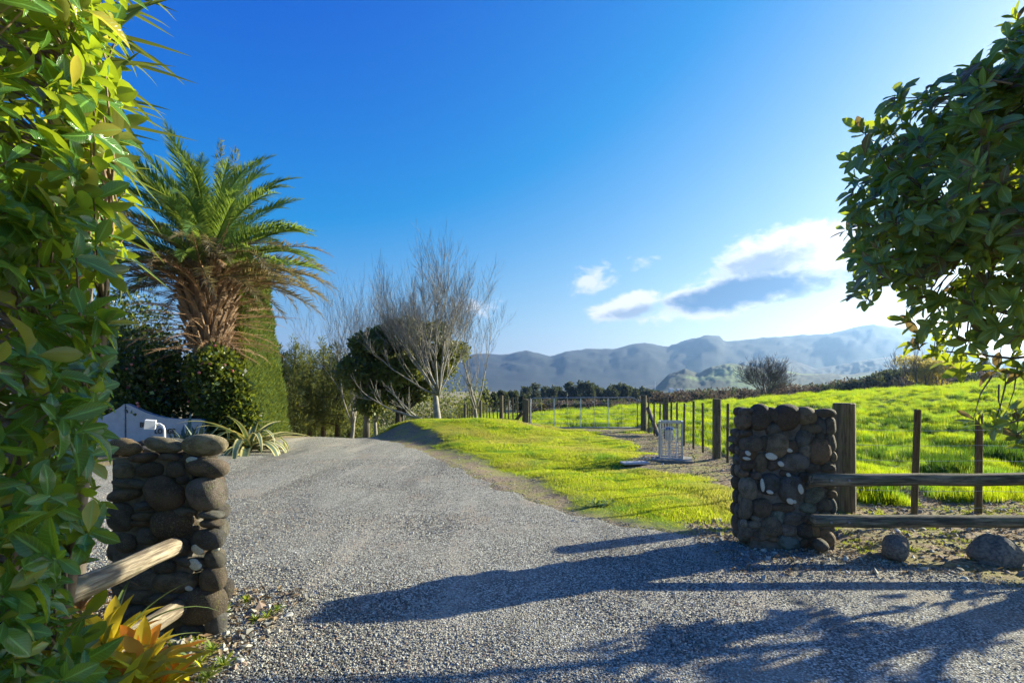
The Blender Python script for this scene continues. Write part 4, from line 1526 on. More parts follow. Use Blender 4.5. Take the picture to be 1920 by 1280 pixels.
for i in range(len(allt)):
    p = allt[i]
    if (i < len(tips) and i % 2) or (len(tips) <= i < len(tips) + len(sk)):
        continue
    dd = np.linalg.norm(LP - p, axis=1)
    a = Vector(LP[int(np.argmin(dd))])
    pv_ = Vector(p)
    if (a - pv_).length > .5:
        a = pv_ + (a - pv_).normalized() * .45 + Vector((0, 0, -.05))
    m1 = a.lerp(pv_, .5) + Vector((random.uniform(-.05, .05), random.uniform(-.05, .05), random.uniform(-.06, .04)))
    mb.tube([a - mt.location, m1 - mt.location, pv_ - mt.location], [.009, .006, .003], 4, False)
o = mb.build('twigs', M_bark, mt, True)
o['kind'] = 'stuff'

# ------------------------------------------------------------------ strap-leaved plants


def strap_tpl(bend, width, fold=.5, seg=9, tipw=.05, belly=.35, curl=0.0):
    st = []
    vs, fs, uv = [], [], []
    x, z, a = 0.0, 0.0, 0.0
    for i in range(seg + 1):
        v = i / seg
        w = width * min(1, (.55 + .45 * min(1, v / belly))) * (1 - max(0, (v - belly) / (1 - belly)) ** 1.6) + .002
        ang_ = bend * v + curl * v * v
        if i:
            x += math.cos(ang_) / seg
            z -= math.sin(ang_) / seg
        vs += [(-w, x, z + fold * w), (0, x, z), (w, x, z + fold * w)]
    for i in range(seg):
        for j in (0, 1):
            a_ = i * 3 + j
            fs.append((a_, a_ + 1, a_ + 4, a_ + 3))
            u0, u1 = j * .5, j * .5 + .5
            uv += [(u0, i / seg), (u1, i / seg), (u1, (i + 1) / seg), (u0, (i + 1) / seg)]
    return np.array(vs, float), np.array(fs, int), np.array(uv, float)


def rosette(name, loc, label, cat, mat, tpls, nleaf, lmin, lmax, e0, e1, group=None, seed=0, leafname='leaf'):
    g_ = random.Random(seed)
    root = empty(name, loc, label, cat, group)
    mes = [npmesh(leafname, *t_, mat) for t_ in tpls]
    for i in range(nleaf):
        o = bpy.data.objects.new(leafname, mes[i % len(mes)])
        COL.objects.link(o)
        o.parent = root
        t_ = i / nleaf
        s_ = lmin + (lmax - lmin) * g_.random()
        elv = e0 + (e1 - e0) * t_ + g_.uniform(-.12, .12)
        o.rotation_euler = Euler((elv, 0, i * 2.39996 + g_.uniform(-.25, .25)), 'XYZ')
        o.scale = (s_,) * 3
    return root


AG = [strap_tpl(1.5, .055, .5, 10, curl=1.2), strap_tpl(1.0, .05, .5, 10, curl=1.9), strap_tpl(.7, .05, .6, 10, curl=.5), strap_tpl(1.8, .05, .4, 12, curl=2.4)]
pa = P(468, 846, 12.5)
rosette('variegated_agave', (pa.x, pa.y, tz(pa.x, pa.y)), 'large agave with arching cream-edged leaves beside the drive', 'agave', M_agave, AG, 44, 1.0, 1.9, .35, 1.45, 'agaves by the entrance wall', 3)
pa = P(425, 842, 12.9)
rosette('variegated_agave', (pa.x, pa.y, tz(pa.x, pa.y)), 'smaller cream-edged agave hard against the end of the pale wall', 'agave', M_agave, AG, 30, .9, 1.5, .4, 1.45, 'agaves by the entrance wall', 4)
for px, lab in ((352, 'upright grey agave in front of the entrance wall'), (372, 'taller grey agave at the very end of the entrance wall'), (340, 'small splayed grey agave left of the upright ones before the wall')):
    pa = P(px, 845, 12.0)
    rosette('grey_agave', (pa.x, pa.y, tz(pa.x, pa.y)), lab, 'agave', M_agdark, [strap_tpl(.15, .07, .7, 6)], 9, .6, .95 if px != 340 else .7, .6, 1.45, 'grey agaves before the wall', px)
BR = [strap_tpl(.55, .10, .45, 8, curl=.5, belly=.6), strap_tpl(.3, .11, .4, 8, curl=.2, belly=.6), strap_tpl(.8, .09, .5, 8, curl=.8, belly=.6)]
for i, (px, py, Y, lab) in enumerate(((262, 1225, 2.45, 'yellow and orange bromeliad at the foot of the left pillar'), (205, 1180, 2.6, 'yellow bromeliad half hidden beneath the pale rails'),
                                      (290, 1262, 2.35, 'orange bromeliad nearest the drive by the left pillar'), (170, 1250, 2.3, 'yellow bromeliad deep under the hedge at the lower edge'),
                                      (225, 1290, 2.2, 'bright yellow bromeliad at the bottom edge of the picture'), (120, 1290, 2.2, 'yellow-green bromeliad under the lowest hedge leaves'))):
    p = P(px, py, Y)
    rosette('bromeliad', (p.x, p.y, p.z - .12), lab, 'bromeliad', M_brom, BR, 30, .20, .34, .35, 1.45, 'bromeliads under the hedge', 50 + i)
FX = [strap_tpl(.9, .022, .5, 10, curl=.8), strap_tpl(1.4, .02, .5, 10, curl=1.0), strap_tpl(.5, .022, .6, 10, curl=.3)]
p = P(190, 1190, 2.65)
rosette('flax_plant', (p.x, p.y, .1), 'green strap-leaved flax arching in front of the left stone pillar', 'flax', M_flax, FX, 24, .35, .75, .3, 1.3, None, 71)
p = P(150, 1050, 3.5)
rosette('dry_flax', (p.x, p.y, .05), 'dry brown strap-leaved plant behind the hedge and left of the stone pillar', 'flax', M_dry, FX, 34, .45, .85, .2, 1.3, None, 72)
YU = [strap_tpl(.15, .05, .5, 6), strap_tpl(.4, .05, .5, 8, curl=.4), strap_tpl(.05, .045, .5, 6)]
yr = empty('yucca_tree', (-2.95, 3.55, 0), 'spiky yucca rising behind the top of the leafy shrub', 'yucca')
MB().tube([(0, 0, -.05), (.05, 0, 1.5), (.12, 0, 3.2), (.2, 0, 5.2)], [.09, .075, .06, .05], 10).build('trunk', M_bark, yr, True)
mes = [npmesh('leaf', *t_, M_yucca) for t_ in YU]
for i in range(170):
    zz = 2.55 + 1.9 * (i / 170)
    o = bpy.data.objects.new('leaf', mes[i % 3])
    COL.objects.link(o)
    o.parent = yr
    o.location = (.12 + .03 * math.sin(i), .03 * math.cos(i), zz)
    top = i / 170
    o.rotation_euler = Euler((random.uniform(-.9, .3) + .7 * top ** 2, 0, i * 2.39996), 'XYZ')
    o.scale = (random.uniform(.42, .66),) * 3

# weeds
WD = [strap_tpl(.6, .09, .3, 5, belly=.6), strap_tpl(.3, .12, .3, 5, belly=.6)]
wspots = [(462, 1130, 'yellow-green weed growing highest in the gravel near the left pillar'), (478, 1165, 'low weed with yellow leaves in the gravel below its tallest neighbour'),
          (520, 1146, 'bright green weed standing farthest out on the drive'), (500, 1160, 'tiny yellow weed between the others on the gravel'), (424, 1150, 'weed hard against the right side of the left pillar'),
          (398, 1222, 'pale green rosette weed directly in front of the left pillar foot'), (372, 1250, 'leafy green weed on the soil below the left pillar'), (345, 1262, 'broad green weed beside the orange bromeliad'),
          (420, 1250, 'spreading green weed on the soil edge by the drive'), (330, 1235, 'small weed behind the orange bromeliad'), (1118, 952, 'dark green flat weed in the worn verge beside the drive'), (1140, 950, 'second flat weed touching the dark one in the worn verge'),
          (390, 1275, 'green weed at the lower edge of the picture by the drive')]
for i, (px, py, lab) in enumerate(wspots):
    Y = CAMZ * F / (py - HZ)
    X = (px - CX) / F * Y
    rosette('weed', (X, Y, tz(X, Y) + .01), lab, 'weed', M_weed if px < 1000 else M_flax, WD, 20, .035 if px < 1000 else .09, .18 if px > 1000 else .075 if i < 5 else .09, .1, 1.3, 'weeds by the left pillar' if px < 1000 else 'flat weeds on the verge', 200 + i)
wt = src_collection('weed_tuft', [tuft(26, .05, .02, .05, 1.3, .004, M_weed, 80)])
x, y = sample(260, -2.4, -1.45, 2.1, 3.2, g)
kk = (x < -1.75 + .2 * g.random(260)) & (vnoise(x / .2, y / .2, 3, 2) > .5) & ~((x < -1.88) & (y > 3.2) & (y < 3.65))
scatter('ground_weeds', np.stack([x[kk], y[kk], terrain(x[kk], y[kk]) + .008], -1), np.zeros((kk.sum(), 3)), .3 + .6 * g.random(kk.sum()), wt, M_weed, 'low yellow-green weeds covering the soil round the left pillar')
x, y = sample(1500, 2.0, 8, 4.4, 7.4, g)
kk = (vnoise(x / .5, y / .5, 91, 2) > .5) & (x - r_edge(y) > .15) & ~((x > 2.2) & (x < 3.1) & (y > 4.95) & (y < 5.45))
scatter('moss_tufts', np.stack([x[kk], y[kk], terrain(x[kk], y[kk])], -1), np.zeros((kk.sum(), 3)), .35 + .5 * g.random(kk.sum()), wt, M_weed, 'thin moss and grass tufts on the earth under the mossy rails')

# ------------------------------------------------------------------ palm
ppx = -7.68
pm = empty('date_palm', (ppx, 13.5, tz(ppx, 13.5)), 'large date palm with green crown above a skirt of dead brown fronds', 'palm tree')
M_boot = simple('palm_boots', (.26, .17, .10), .9, 0, 16, (.10, .065, .04), .03, (1, 1, .3))
crown_z = 5.0
mb = MB()
mb.tube([(0, 0, -.2), (0, 0, 1.2), (0, 0, 2.6), (0, 0, 3.4), (0, 0, 4.4), (0, 0, crown_z)], [.34, .32, .36, .52, .60, .3], 16)
mb.build('trunk', M_boot, pm, True)
bm_ = MB().add([(-.07, 0, 0), (.07, 0, 0), (.045, .0, .42), (-.045, 0, .42), (-.06, .06, 0), (.06, .06, 0), (.03, .05, .42), (-.03, .05, .42)],
               [(0, 1, 2, 3), (5, 4, 7, 6), (0, 4, 5, 1), (3, 2, 6, 7), (1, 5, 6, 2), (4, 0, 3, 7)]).mesh('frond_stub', M_boot)
for i in range(110):
    zz = 2.3 + 2.5 * i / 110
    rr_ = np.interp(zz, [2.3, 2.6, 3.4, 4.4, 5.1], [.33, .36, .5, .56, .35])
    a = i * 2.39996
    o = bpy.data.objects.new('frond_stub', bm_)
    COL.objects.link(o)
    o.parent = pm
    o.location = (rr_ * math.cos(a), rr_ * math.sin(a), zz)
    o.rotation_euler = Euler((-.55, 0, a - PI / 2), 'XYZ')


def frond_mesh(name, mat, L, droop, seed, leaflet=.38, dens=64, messy=.1, curl=0.0):
    g_ = np.random.default_rng(seed)
    # rachis in the YZ plane
    nseg = 24
    pts = [(0, 0)]
    ang_ = 0
    for i in range(nseg):
        v = (i + .5) / nseg
        a = -droop * v - curl * v ** 3
        pts.append((pts[-1][0] + math.cos(a) * L / nseg, pts[-1][1] + math.sin(a) * L / nseg))
    pts = np.array(pts)
    s = .10 + .90 * (np.arange(dens) + .5) / dens
    Vs, Fs = [], []
    yy_ = np.interp(s, np.linspace(0, 1, nseg + 1), pts[:, 0])
    zz_ = np.interp(s, np.linspace(0, 1, nseg + 1), pts[:, 1])
    slope = -droop * s - curl * s ** 3
    T_, D_, N_, S_ = [], [], [], []
    for sd in (-1, 1):
        fw = .55 + .8 * s
        d = np.stack([sd * np.cos(fw) * .95, np.sin(fw) * np.cos(slope), np.sin(fw) * np.sin(slope) + .28 - .1 * s], -1) + g_.normal(size=(dens, 3)) * messy
        nn_ = np.stack([-sd * .5 + 0 * s, -np.sin(slope), np.cos(slope)], -1) + g_.normal(size=(dens, 3)) * .2
        ln = leaflet * np.clip(np.minimum(s / .25, (1.08 - s) / .35), .15, 1) * (.85 + .3 * g_.random(dens))
        T_.append(np.stack([0 * s, yy_, zz_], -1)); D_.append(d); N_.append(nn_); S_.append(ln)
    T_, D_, N_, S_ = map(np.concatenate, (T_, D_, N_, S_))
    tpl = (np.array([(-.012, 0, 0), (.012, 0, 0), (.034, .45, .0), (-.034, .45, .0), (.004, 1, -.10), (-.004, 1, -.10)], float), np.array([(0, 1, 2, 3), (3, 2, 4, 5)]), None)
    tv, tf, _ = tpl
    R_ = basis(D_, N_)
    V = np.einsum('kij,knj->kni', R_, tv[None] * S_[:, None, None]) + T_[:, None, :]
    Fa = tf[None] + (np.arange(len(T_)) * len(tv))[:, None, None]
    V, Fa = V.reshape(-1, 3), Fa.reshape(-1, 4)
    # rachis as a thin four-sided bar
    b = len(V)
    rv, rfc = [], []
    for i in range(nseg + 1):
        w = .030 * (1 - i / nseg) + .004
        y_, z_ = pts[i]
        rv += [(-w, y_, z_), (0, y_, z_ + w * .6), (w, y_, z_), (0, y_, z_ - w * .6)]
    for i in range(nseg):
        for k_ in range(4):
            rfc.append((b + i * 4 + k_, b + i * 4 + (k_ + 1) % 4, b + (i + 1) * 4 + (k_ + 1) % 4, b + (i + 1) * 4 + k_))
    V = np.concatenate([V, np.array(rv)])
    Fa = np.concatenate([Fa, np.array(rfc)])
    return npmesh(name, V, Fa, None, mat, False)


FR = [frond_mesh('frond', M_palm, 2.85, .55, 1, .40, 100, .07, .45), frond_mesh('frond', M_palm, 2.7, .35, 2, .38, 100, .07, .4), frond_mesh('frond', M_palm, 2.9, .8, 3, .40, 100, .09, .5)]
FM = [frond_mesh('frond', M_palmmid, 3.0, .55, 4, .36, 70, .14, .4), frond_mesh('frond', M_palmmid, 3.0, .7, 5, .34, 70, .16, .5)]
FD = [frond_mesh('dead_frond', M_palmdead, 2.9, .25, 6, .24, 60, .22, .3), frond_mesh('dead_frond', M_palmdead, 2.9, .5, 7, .22, 50, .28, .4), frond_mesh('dead_frond', M_palmdead, 3.0, -.1, 8, .12, 40, .2, .2)]


def put_frond(me, name, z, r, a, elv, s, roll=0.0):
    o = bpy.data.objects.new(name, me)
    COL.objects.link(o)
    o.parent = pm
    o.location = (r * math.cos(a), r * math.sin(a), z)
    o.rotation_euler = Euler((elv, roll, a - PI / 2), 'XYZ')
    o.scale = (s,) * 3


random.seed(21)
for i in range(84):
    t_ = i / 84
    elv = 1.40 - 1.15 * t_ ** .9 + random.uniform(-.08, .08)
    put_frond(FR[i % 3], 'frond', crown_z - .9 * t_ + .1, .10 + .25 * t_, i * 2.39996 + random.uniform(-.2, .2), elv, random.uniform(.86, 1.05), random.uniform(-.3, .3))
for i in range(54):
    t_ = i / 54
    put_frond(FM[i % 2], 'frond', 4.55 - .6 * t_, .42, i * 2.39996 + 1, .42 - .32 * t_ + random.uniform(-.1, .1), random.uniform(.85, 1.02), random.uniform(-.5, .5))
for i in range(150):
    t_ = i / 150
    put_frond(FD[i % 3], 'dead_frond', 4.1 - 1.9 * t_, .42, i * 2.39996 + 2, .55 - .75 * t_ + random.uniform(-.25, .4), random.uniform(.45, 1.0) * (1 - .5 * t_), random.uniform(-.8, .8))
# ------------------------------------------------------------------ crowns made of leaf cards


def blob_points(blobs, n, g_, shell=.35, rough=.18):
    """points near the surfaces of ellipsoid blobs: (cx,cy,cz,rx,ry,rz)"""
    w = np.array([(b[3] * b[4] + b[4] * b[5] + b[3] * b[5]) for b in blobs])
    pick = g_.choice(len(blobs), n, p=w / w.sum())
    B = np.array(blobs)[pick]
    d = rand_dirs(n, g_)
    k = 1 - shell * g_.random(n) ** 1.3 + rough * (vnoise(d[:, 0] * 4 + pick * 3.1, d[:, 1] * 4 + d[:, 2] * 3, 7, 3) - .5) * 2
    return B[:, :3] + d * B[:, 3:] * k[:, None], d


def crown(parent, name, blobs, n, size, mat, seed, tpl=CARD, up=.3, shell=.35, rough=.18, down=0.0):
    g_ = np.random.default_rng(seed)
    T_, d = blob_points(blobs, n, g_, shell, rough)
    D_ = d + rand_dirs(n, g_) * .9 + np.array([0, 0, up - down])
    N_ = rand_dirs(n, g_) + d * .8 + np.array([0, 0, .5])
    S_ = size * (.6 + .8 * g_.random(n))
    o = link(name, replicate(name, tpl, basis(D_, N_), T_, S_, mat), parent)
    o['kind'] = 'stuff'
    return o


def limb_set(parent, trunk, limbs_, mat, sides=8):
    MB().tube([p[:3] for p in trunk], [p[3] for p in trunk], sides).build('trunk', mat, parent, True)
    for l_ in limbs_:
        MB().tube([p[:3] for p in l_], [p[3] for p in l_], 6).build('limb', mat, parent, True)


# dark shrubs under the palm
sx0 = [(215, 640, 14.6, 1.5, 3.2, 'tall dark evergreen shrub at the outer edge behind the wall'), (300, 700, 13.6, 1.35, 2.6, 'dark camellia bush with pink flowers behind the pale wall'),
       (402, 705, 12.95, .85, 2.3, 'glossy camellia bush beneath the palm skirt'), (440, 730, 12.95, .6, 1.7, 'low leafy shrub between the palm and the clipped hedge'), (225, 600, 16.5, 1.9, 5.0, 'tallest dark evergreen behind the palm skirt')]
for i, (px, py, Y, r, h, lab) in enumerate(sx0):
    X = (px - CX) / F * Y
    zb_ = tz(X, Y)
    root = empty('camellia_bush', (X, Y, zb_), lab, 'shrub', 'dark shrubs behind the entrance wall')
    gg_ = random.Random(i + 4)
    bl = [(gg_.uniform(-.4, .4) * r, gg_.uniform(-.4, .4) * r, h * gg_.uniform(.25, .78), r * gg_.uniform(.5, .8), r * gg_.uniform(.5, .8), h * gg_.uniform(.22, .34)) for _ in range(9)]
    MB().tube([(0, 0, -.1), (.05, 0, h * .4), (0, .05, h * .75)], [.09, .07, .03], 7).build('trunk', M_barkd, root, True)
    crown(root, 'foliage', bl, 10000, .115, M_darkshrub, 60 + i, CARD, .2, .5)
    if i in (1, 2):
        g_ = np.random.default_rng(i)
        T_, d = blob_points(bl, 60, g_, .02, .1)
        ok = (d[:, 1] < .3)
        T_, d = T_[ok], d[ok]
        fm = stone_mesh('flower', 5, 1, M_pink, 1, .2)
        for q_ in T_:
            o = bpy.data.objects.new('flower', fm)
            COL.objects.link(o)
            o.parent = root
            o.location = q_
            o.scale = (.035,) * 3
# tall cypress behind the palm
cy = empty('cypress_tree', P(440, 842, 18.5), 'tall slim dark conifer rising just above the palm crown', 'conifer')
cy.location.z = tz(cy.location.x, 18.5)
MB().tube([(0, 0, -.2), (0, 0, 4), (0, 0, 9.3)], [.16, .1, .02], 8).build('trunk', M_barkd, cy, True)
bl = [(.0, 0, .8 + i * .62, max(.12, 1.05 * (1 - i / 16)), max(.12, 1.05 * (1 - i / 16)), .6) for i in range(15)]
bl += [(-.52, .0, 9.6, .09, .09, .8), (-.42, 0, 8.9, .22, .22, .7), (.35, 0, 8.3, .2, .2, .6)]
crown(cy, 'foliage', bl, 12000, .2, M_pine, 90, NEEDLE, .9, .4)
# clipped tapering hedge
hg = empty('clipped_hedge', (-7.5, 17.8, tz(-7.5, 17.8)), 'tall clipped conifer hedge with a straight sloping green face beside the drive', 'hedge')


def hedge_pts(n, g_):
    # battered slab along the drive: long face towards the drive, far end, near end and top
    face = g_.choice(4, n, p=[.52, .16, .22, .10])
    u, v = g_.random(n), g_.random(n)
    h = 4.9
    x_r, x_l = .62 - .52 * v ** 1.2, -.55 + .1 * v
    y0, y1 = -3.7 + .25 * v, -1.35 - .35 * v
    x = np.select([face == 0, face == 1, face == 2], [x_r, x_l + (x_r - x_l) * u, x_l + (x_r - x_l) * u], -.45 + .55 * u)
    y = np.select([face == 0, face == 1, face == 2], [y0 + (y1 - y0) * u, y1, y0], y0 + (y1 - y0) * g_.random(n))
    z = np.where(face == 3, h, v * h)
    nr = np.select([face[:, None] == 0, face[:, None] == 1, face[:, None] == 2], [np.array([[1, 0, .12]]), np.array([[0, 1, .1]]), np.array([[0, -1, .1]])], np.array([[0, 0, 1]]))
    nz_ = (vnoise(x * 2.5 + y * 2.0, z * 2.5, 3, 3) - .5) * .2
    return np.stack([x, y, z], -1) + nr * (nz_[:, None] - .06 * g_.random((n, 1))), nr


g_ = np.random.default_rng(31)
T_, nr = hedge_pts(42000, g_)
D_ = nr * .7 + rand_dirs(len(T_), g_) * .55 + np.array([0, 0, .9])
o = link('foliage', replicate('foliage', NEEDLE, basis(D_, nr + rand_dirs(len(T_), g_) * .6), T_, np.stack([.14 + 0 * T_[:, 0], .11 + .08 * g_.random(len(T_)), .14 + 0 * T_[:, 0]], -1), M_conif), hg)
o['kind'] = 'stuff'
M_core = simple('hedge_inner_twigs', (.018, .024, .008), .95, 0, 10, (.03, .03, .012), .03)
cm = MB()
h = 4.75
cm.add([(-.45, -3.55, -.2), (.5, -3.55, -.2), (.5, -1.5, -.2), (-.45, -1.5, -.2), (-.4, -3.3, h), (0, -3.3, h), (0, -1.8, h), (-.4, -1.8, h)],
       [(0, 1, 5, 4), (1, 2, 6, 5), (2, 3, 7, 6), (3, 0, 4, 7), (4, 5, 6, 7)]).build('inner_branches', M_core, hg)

# row of pines beyond the crest of the drive
random.seed(5)
pin = [(553, 640, 27.0), (580, 652, 29.5), (606, 640, 28.0), (632, 648, 27.0), (566, 672, 33.0), (622, 660, 35), (500, 640, 30), (656, 668, 31), (530, 655, 25)]
plab = ['nearest the clipped hedge', 'second in the row behind the crest', 'in the middle of the row', 'with bare branches crossing its crown', 'set back between two nearer pines', 'farthest back in the row',
        'mostly hidden by the clipped hedge', 'touching the round evergreen tree', 'showing just past the hedge edge']
for i, (px, top, Y) in enumerate(pin):
    X = (px - CX) / F * Y
    zb_ = tz(X, Y)
    h = CAMZ + (HZ - top) / F * Y - zb_
    root = empty('pine_tree', (X, Y, zb_), 'shaggy olive pine ' + plab[i], 'pine tree', 'pines beyond the crest of the drive')
    MB().tube([(0, 0, -.2), (random.uniform(-.1, .1), 0, h * .5), (0, 0, h * .95)], [.15, .11, .02], 8).build('trunk', M_barkd, root, True)
    gg_ = random.Random(i)
    bl = []
    for k_ in range(13):
        t_ = k_ / 12
        rr_ = (1 - t_) ** .7 * 1.0 + .2
        a = k_ * 2.4
        bl.append((rr_ * .55 * math.cos(a), rr_ * .55 * math.sin(a), h * (.20 + .76 * t_), rr_ * .62, rr_ * .62, h * .085))
    crown(root, 'crown', bl, 5200, .26, M_pine, 300 + i, NEEDLE, .5, .8, .3)
    for k_ in range(7):
        a = k_ * 2.4 + i
        zz = h * (.18 + .09 * k_)
        MB().tube([(0, 0, zz), (.5 * math.cos(a), .5 * math.sin(a), zz + .12), (1.0 * math.cos(a), 1.0 * math.sin(a), zz + .1)], [.035, .025, .01], 5).build('limb', M_barkd, root, True)

# undergrowth under the pines
ug = [((470 + i * 21 - CX) / F * (31 + (i % 3)), 31 + (i % 3), tz((470 + i * 21 - CX) / F * 31, 31) + .3, 1.0, .8, .55 + .25 * (i % 2)) for i in range(16)]
ug += [((530 + i * 16 - CX) / F * (40 + (i % 4) * 2), 40 + (i % 4) * 2, -1.2 + .5 * (i % 3), 1.3, 1.0, 1.7 + .5 * ((i * 7) % 3)) for i in range(24)]
o = crown(None, 'undergrowth', ug, 26000, .17, M_pine, 41, CARD, .5, .7)
tag(o, 'light green undergrowth beneath the pines beyond the drive', 'undergrowth', kind='stuff')

# round dark evergreens
for i, (px, top, Y, wpx, tpx, lab) in enumerate(((700, 604, 22.6, 130, 686, 'round dark evergreen tree with a clear single trunk at the crest of the drive'),
                                                 (780, 584, 23.4, 225, 745, 'large round dark evergreen tree with spreading low limbs behind the bare tree'))):
    X = (px - CX) / F * Y
    xt = (tpx - CX) / F * Y
    zb_ = tz(xt, Y)
    H = CAMZ + (HZ - top) / F * Y - zb_
    Wd = wpx / F * Y
    root = empty('evergreen_tree', (xt, Y, zb_), lab, 'tree', 'round evergreens at the crest')
    dx = X - xt
    gg_ = random.Random(40 + i)
    lm = []
    for k_ in range(9):
        a = k_ * .75 + .2
        b = (dx + Wd * .36 * math.cos(a), Wd * .3 * math.sin(a), H * gg_.uniform(.45, .75))
        s0 = H * (.16 + .03 * k_)
        lm.append([(0, 0, s0, .08), (b[0] * .5, b[1] * .5, (s0 + b[2]) / 2 + .1, .05), (*b, .02)])
    limb_set(root, [(0, 0, -.2, .17), (.05, 0, H * .2, .13), (dx * .4, 0, H * .5, .08), (dx * .6, 0, H * .8, .03)], lm, M_bark if i == 0 else M_barkd)
    bl = []
    for k_ in range(26):
        a = gg_.uniform(0, 6.28)
        rr_ = math.sqrt(gg_.random()) * Wd * .42
        hh_ = math.sqrt(max(0, 1 - (rr_ / (Wd * .5)) ** 2))
        z_ = H * (.56 + gg_.uniform(-.30, .36) * hh_)
        s0 = gg_.uniform(.45, .8)
        bl.append((dx + rr_ * math.cos(a), rr_ * math.sin(a) * .8, z_, s0, s0, s0 * .65))
    crown(root, 'crown', bl, 24000, .14, M_everg, 400 + i, CARD, .3, .6, .3)

# ------------------------------------------------------------------ bare trees


def bare_tree(root, trunks, depth, seed, mat, ratio=.72, up=.35, minr=.006, nb=(2, 4), angle=.55, sides0=8):
    g_ = random.Random(seed)
    main, fine = [], MB()

    def grow(p, d, L, r, lev):
        pts, rad = [p.copy()], [r]
        q_, dd_ = p.copy(), d.copy()
        n_ = 4
        for k in range(n_):
            dd_ = (dd_ + Vector((g_.uniform(-1, 1), g_.uniform(-1, 1), g_.uniform(-.6, 1))) * .13 + Vector((0, 0, up * .13))).normalized()
            q_ = q_ + dd_ * L / n_
            pts.append(q_.copy())
            rad.append(max(minr * .6, r * (1 - .42 * (k + 1) / n_)))
        if lev <= 1:
            m_ = MB()
            m_.tube(pts, rad, sides0 if lev == 0 else 6)
            main.append((lev, m_))
        else:
            fine.tube(pts, rad, 4 if lev < 4 else 3, False)
        if lev >= depth:
            return
        kids = g_.randint(*nb)
        for c in range(kids):
            f_ = g_.uniform(.3, 1.0)
            i_ = min(n_ - 1, int(f_ * n_))
            base = pts[i_].lerp(pts[i_ + 1], f_ * n_ - i_)
            a = g_.uniform(0, 6.28)
            o_ = dd_.orthogonal().normalized()
            o_ = Matrix.Rotation(a, 3, dd_) @ o_
            th2 = angle * g_.uniform(.6, 1.3)
            nd = (dd_ * math.cos(th2) + o_ * math.sin(th2)).normalized()
            nd = (nd + Vector((0, 0, up * .5))).normalized()
            grow(base, nd, L * ratio * g_.uniform(.75, 1.15), max(minr, rad[i_] * g_.uniform(.5, .68)), lev + 1)
        grow(pts[-1], dd_, L * ratio * 1.05, max(minr, rad[-1] * .9), lev + 1)

    for (p, d, L, r) in trunks:
        grow(Vector(p), Vector(d).normalized(), L, r, 0)
    for lev, m_ in main:
        m_.build('trunk' if lev == 0 else 'limb', mat, root, True)
    o = fine.build('twigs', mat, root, False)
    o['kind'] = 'stuff'


def broot(px, Y, lab, group='leafless trees at the crest of the drive'):
    X = (px - CX) / F * Y
    return empty('bare_tree', (X, Y, tz(X, Y)), lab, 'bare tree', group)


r = broot(822, 20.5, 'tall pale leafless tree with stout trunk on the grass mound')
bare_tree(r, [((0, 0, -.1), (0, 0, 1), 1.5, .15)], 0, 1, M_twig)
tr = []
for (dx, dy, dz, L, rad_) in ((-.4, .1, 1, 1.5, .05), (-.8, -.2, .8, 1.5, .048), (.03, .2, 1, 2.15, .065), (.2, 0, 1, 1.8, .045), (-.12, -.3, 1, 2.0, .055), (-1.3, .1, .45, 1.5, .042), (.6, .1, 1, 1.3, .038), (-.6, -.4, .8, 1.4, .04), (.35, -.3, 1, 1.6, .04), (-.25, .4, 1, 1.8, .045)):
    tr.append(((0, 0, 1.15), (dx, dy, dz), L, rad_))
bare_tree(r, tr, 5, 12, M_twig, .72, .38, .0038, (2, 3), .56)
bare_tree(r, [((-.1, 0, .05), (-1.6, -.2, .35), 1.7, .06)], 3, 13, M_twig, .6, .2, .007)
for i, (px, Y, L, lab, n_, dep) in enumerate(((660, 26.0, 2.0, 'many-stemmed leafless tree in front of the pines', 4, 5), (705, 26, 2.1, 'leafless tree showing above the smaller round evergreen', 4, 5),
                                              (755, 28, 2.2, 'leafless tree showing above the middle of the large round evergreen', 4, 5), (893, 27.0, 1.75, 'slender leafless tree standing against the hills beside the wire fence', 3, 5))):
    r = broot(px, Y, lab)
    g_ = random.Random(70 + i)
    tr = [((0, 0, -.1), (g_.uniform(-.1, .1), 0, 1), L * .7, .11)]
    for k_ in range(n_):
        a = k_ * 6.28 / n_ + g_.uniform(-.4, .4)
        tr.append(((0, 0, L * .45), (math.cos(a) * .42, math.sin(a) * .3, 1), L * 1.12, .045))
    bare_tree(r, tr, dep, 80 + i, M_twig, .74, .38, .0040, (1, 3), .5)

# bare tree out in the field
r = broot(1436, 60.0, 'wide leafless tree standing beyond the field against the hills', 'trees beyond the field')
g_ = random.Random(4)
tr = [((0, 0, -.6), (0, 0, 1), 2.0, .2)]
for k_ in range(7):
    a = k_ * .9
    tr.append(((0, 0, .9), (math.cos(a) * .8, math.sin(a) * .8, 1.0), 1.6, .06))
bare_tree(r, tr, 5, 99, M_twigd, .73, .18, .012, (2, 3), .68)

# ------------------------------------------------------------------ background woods


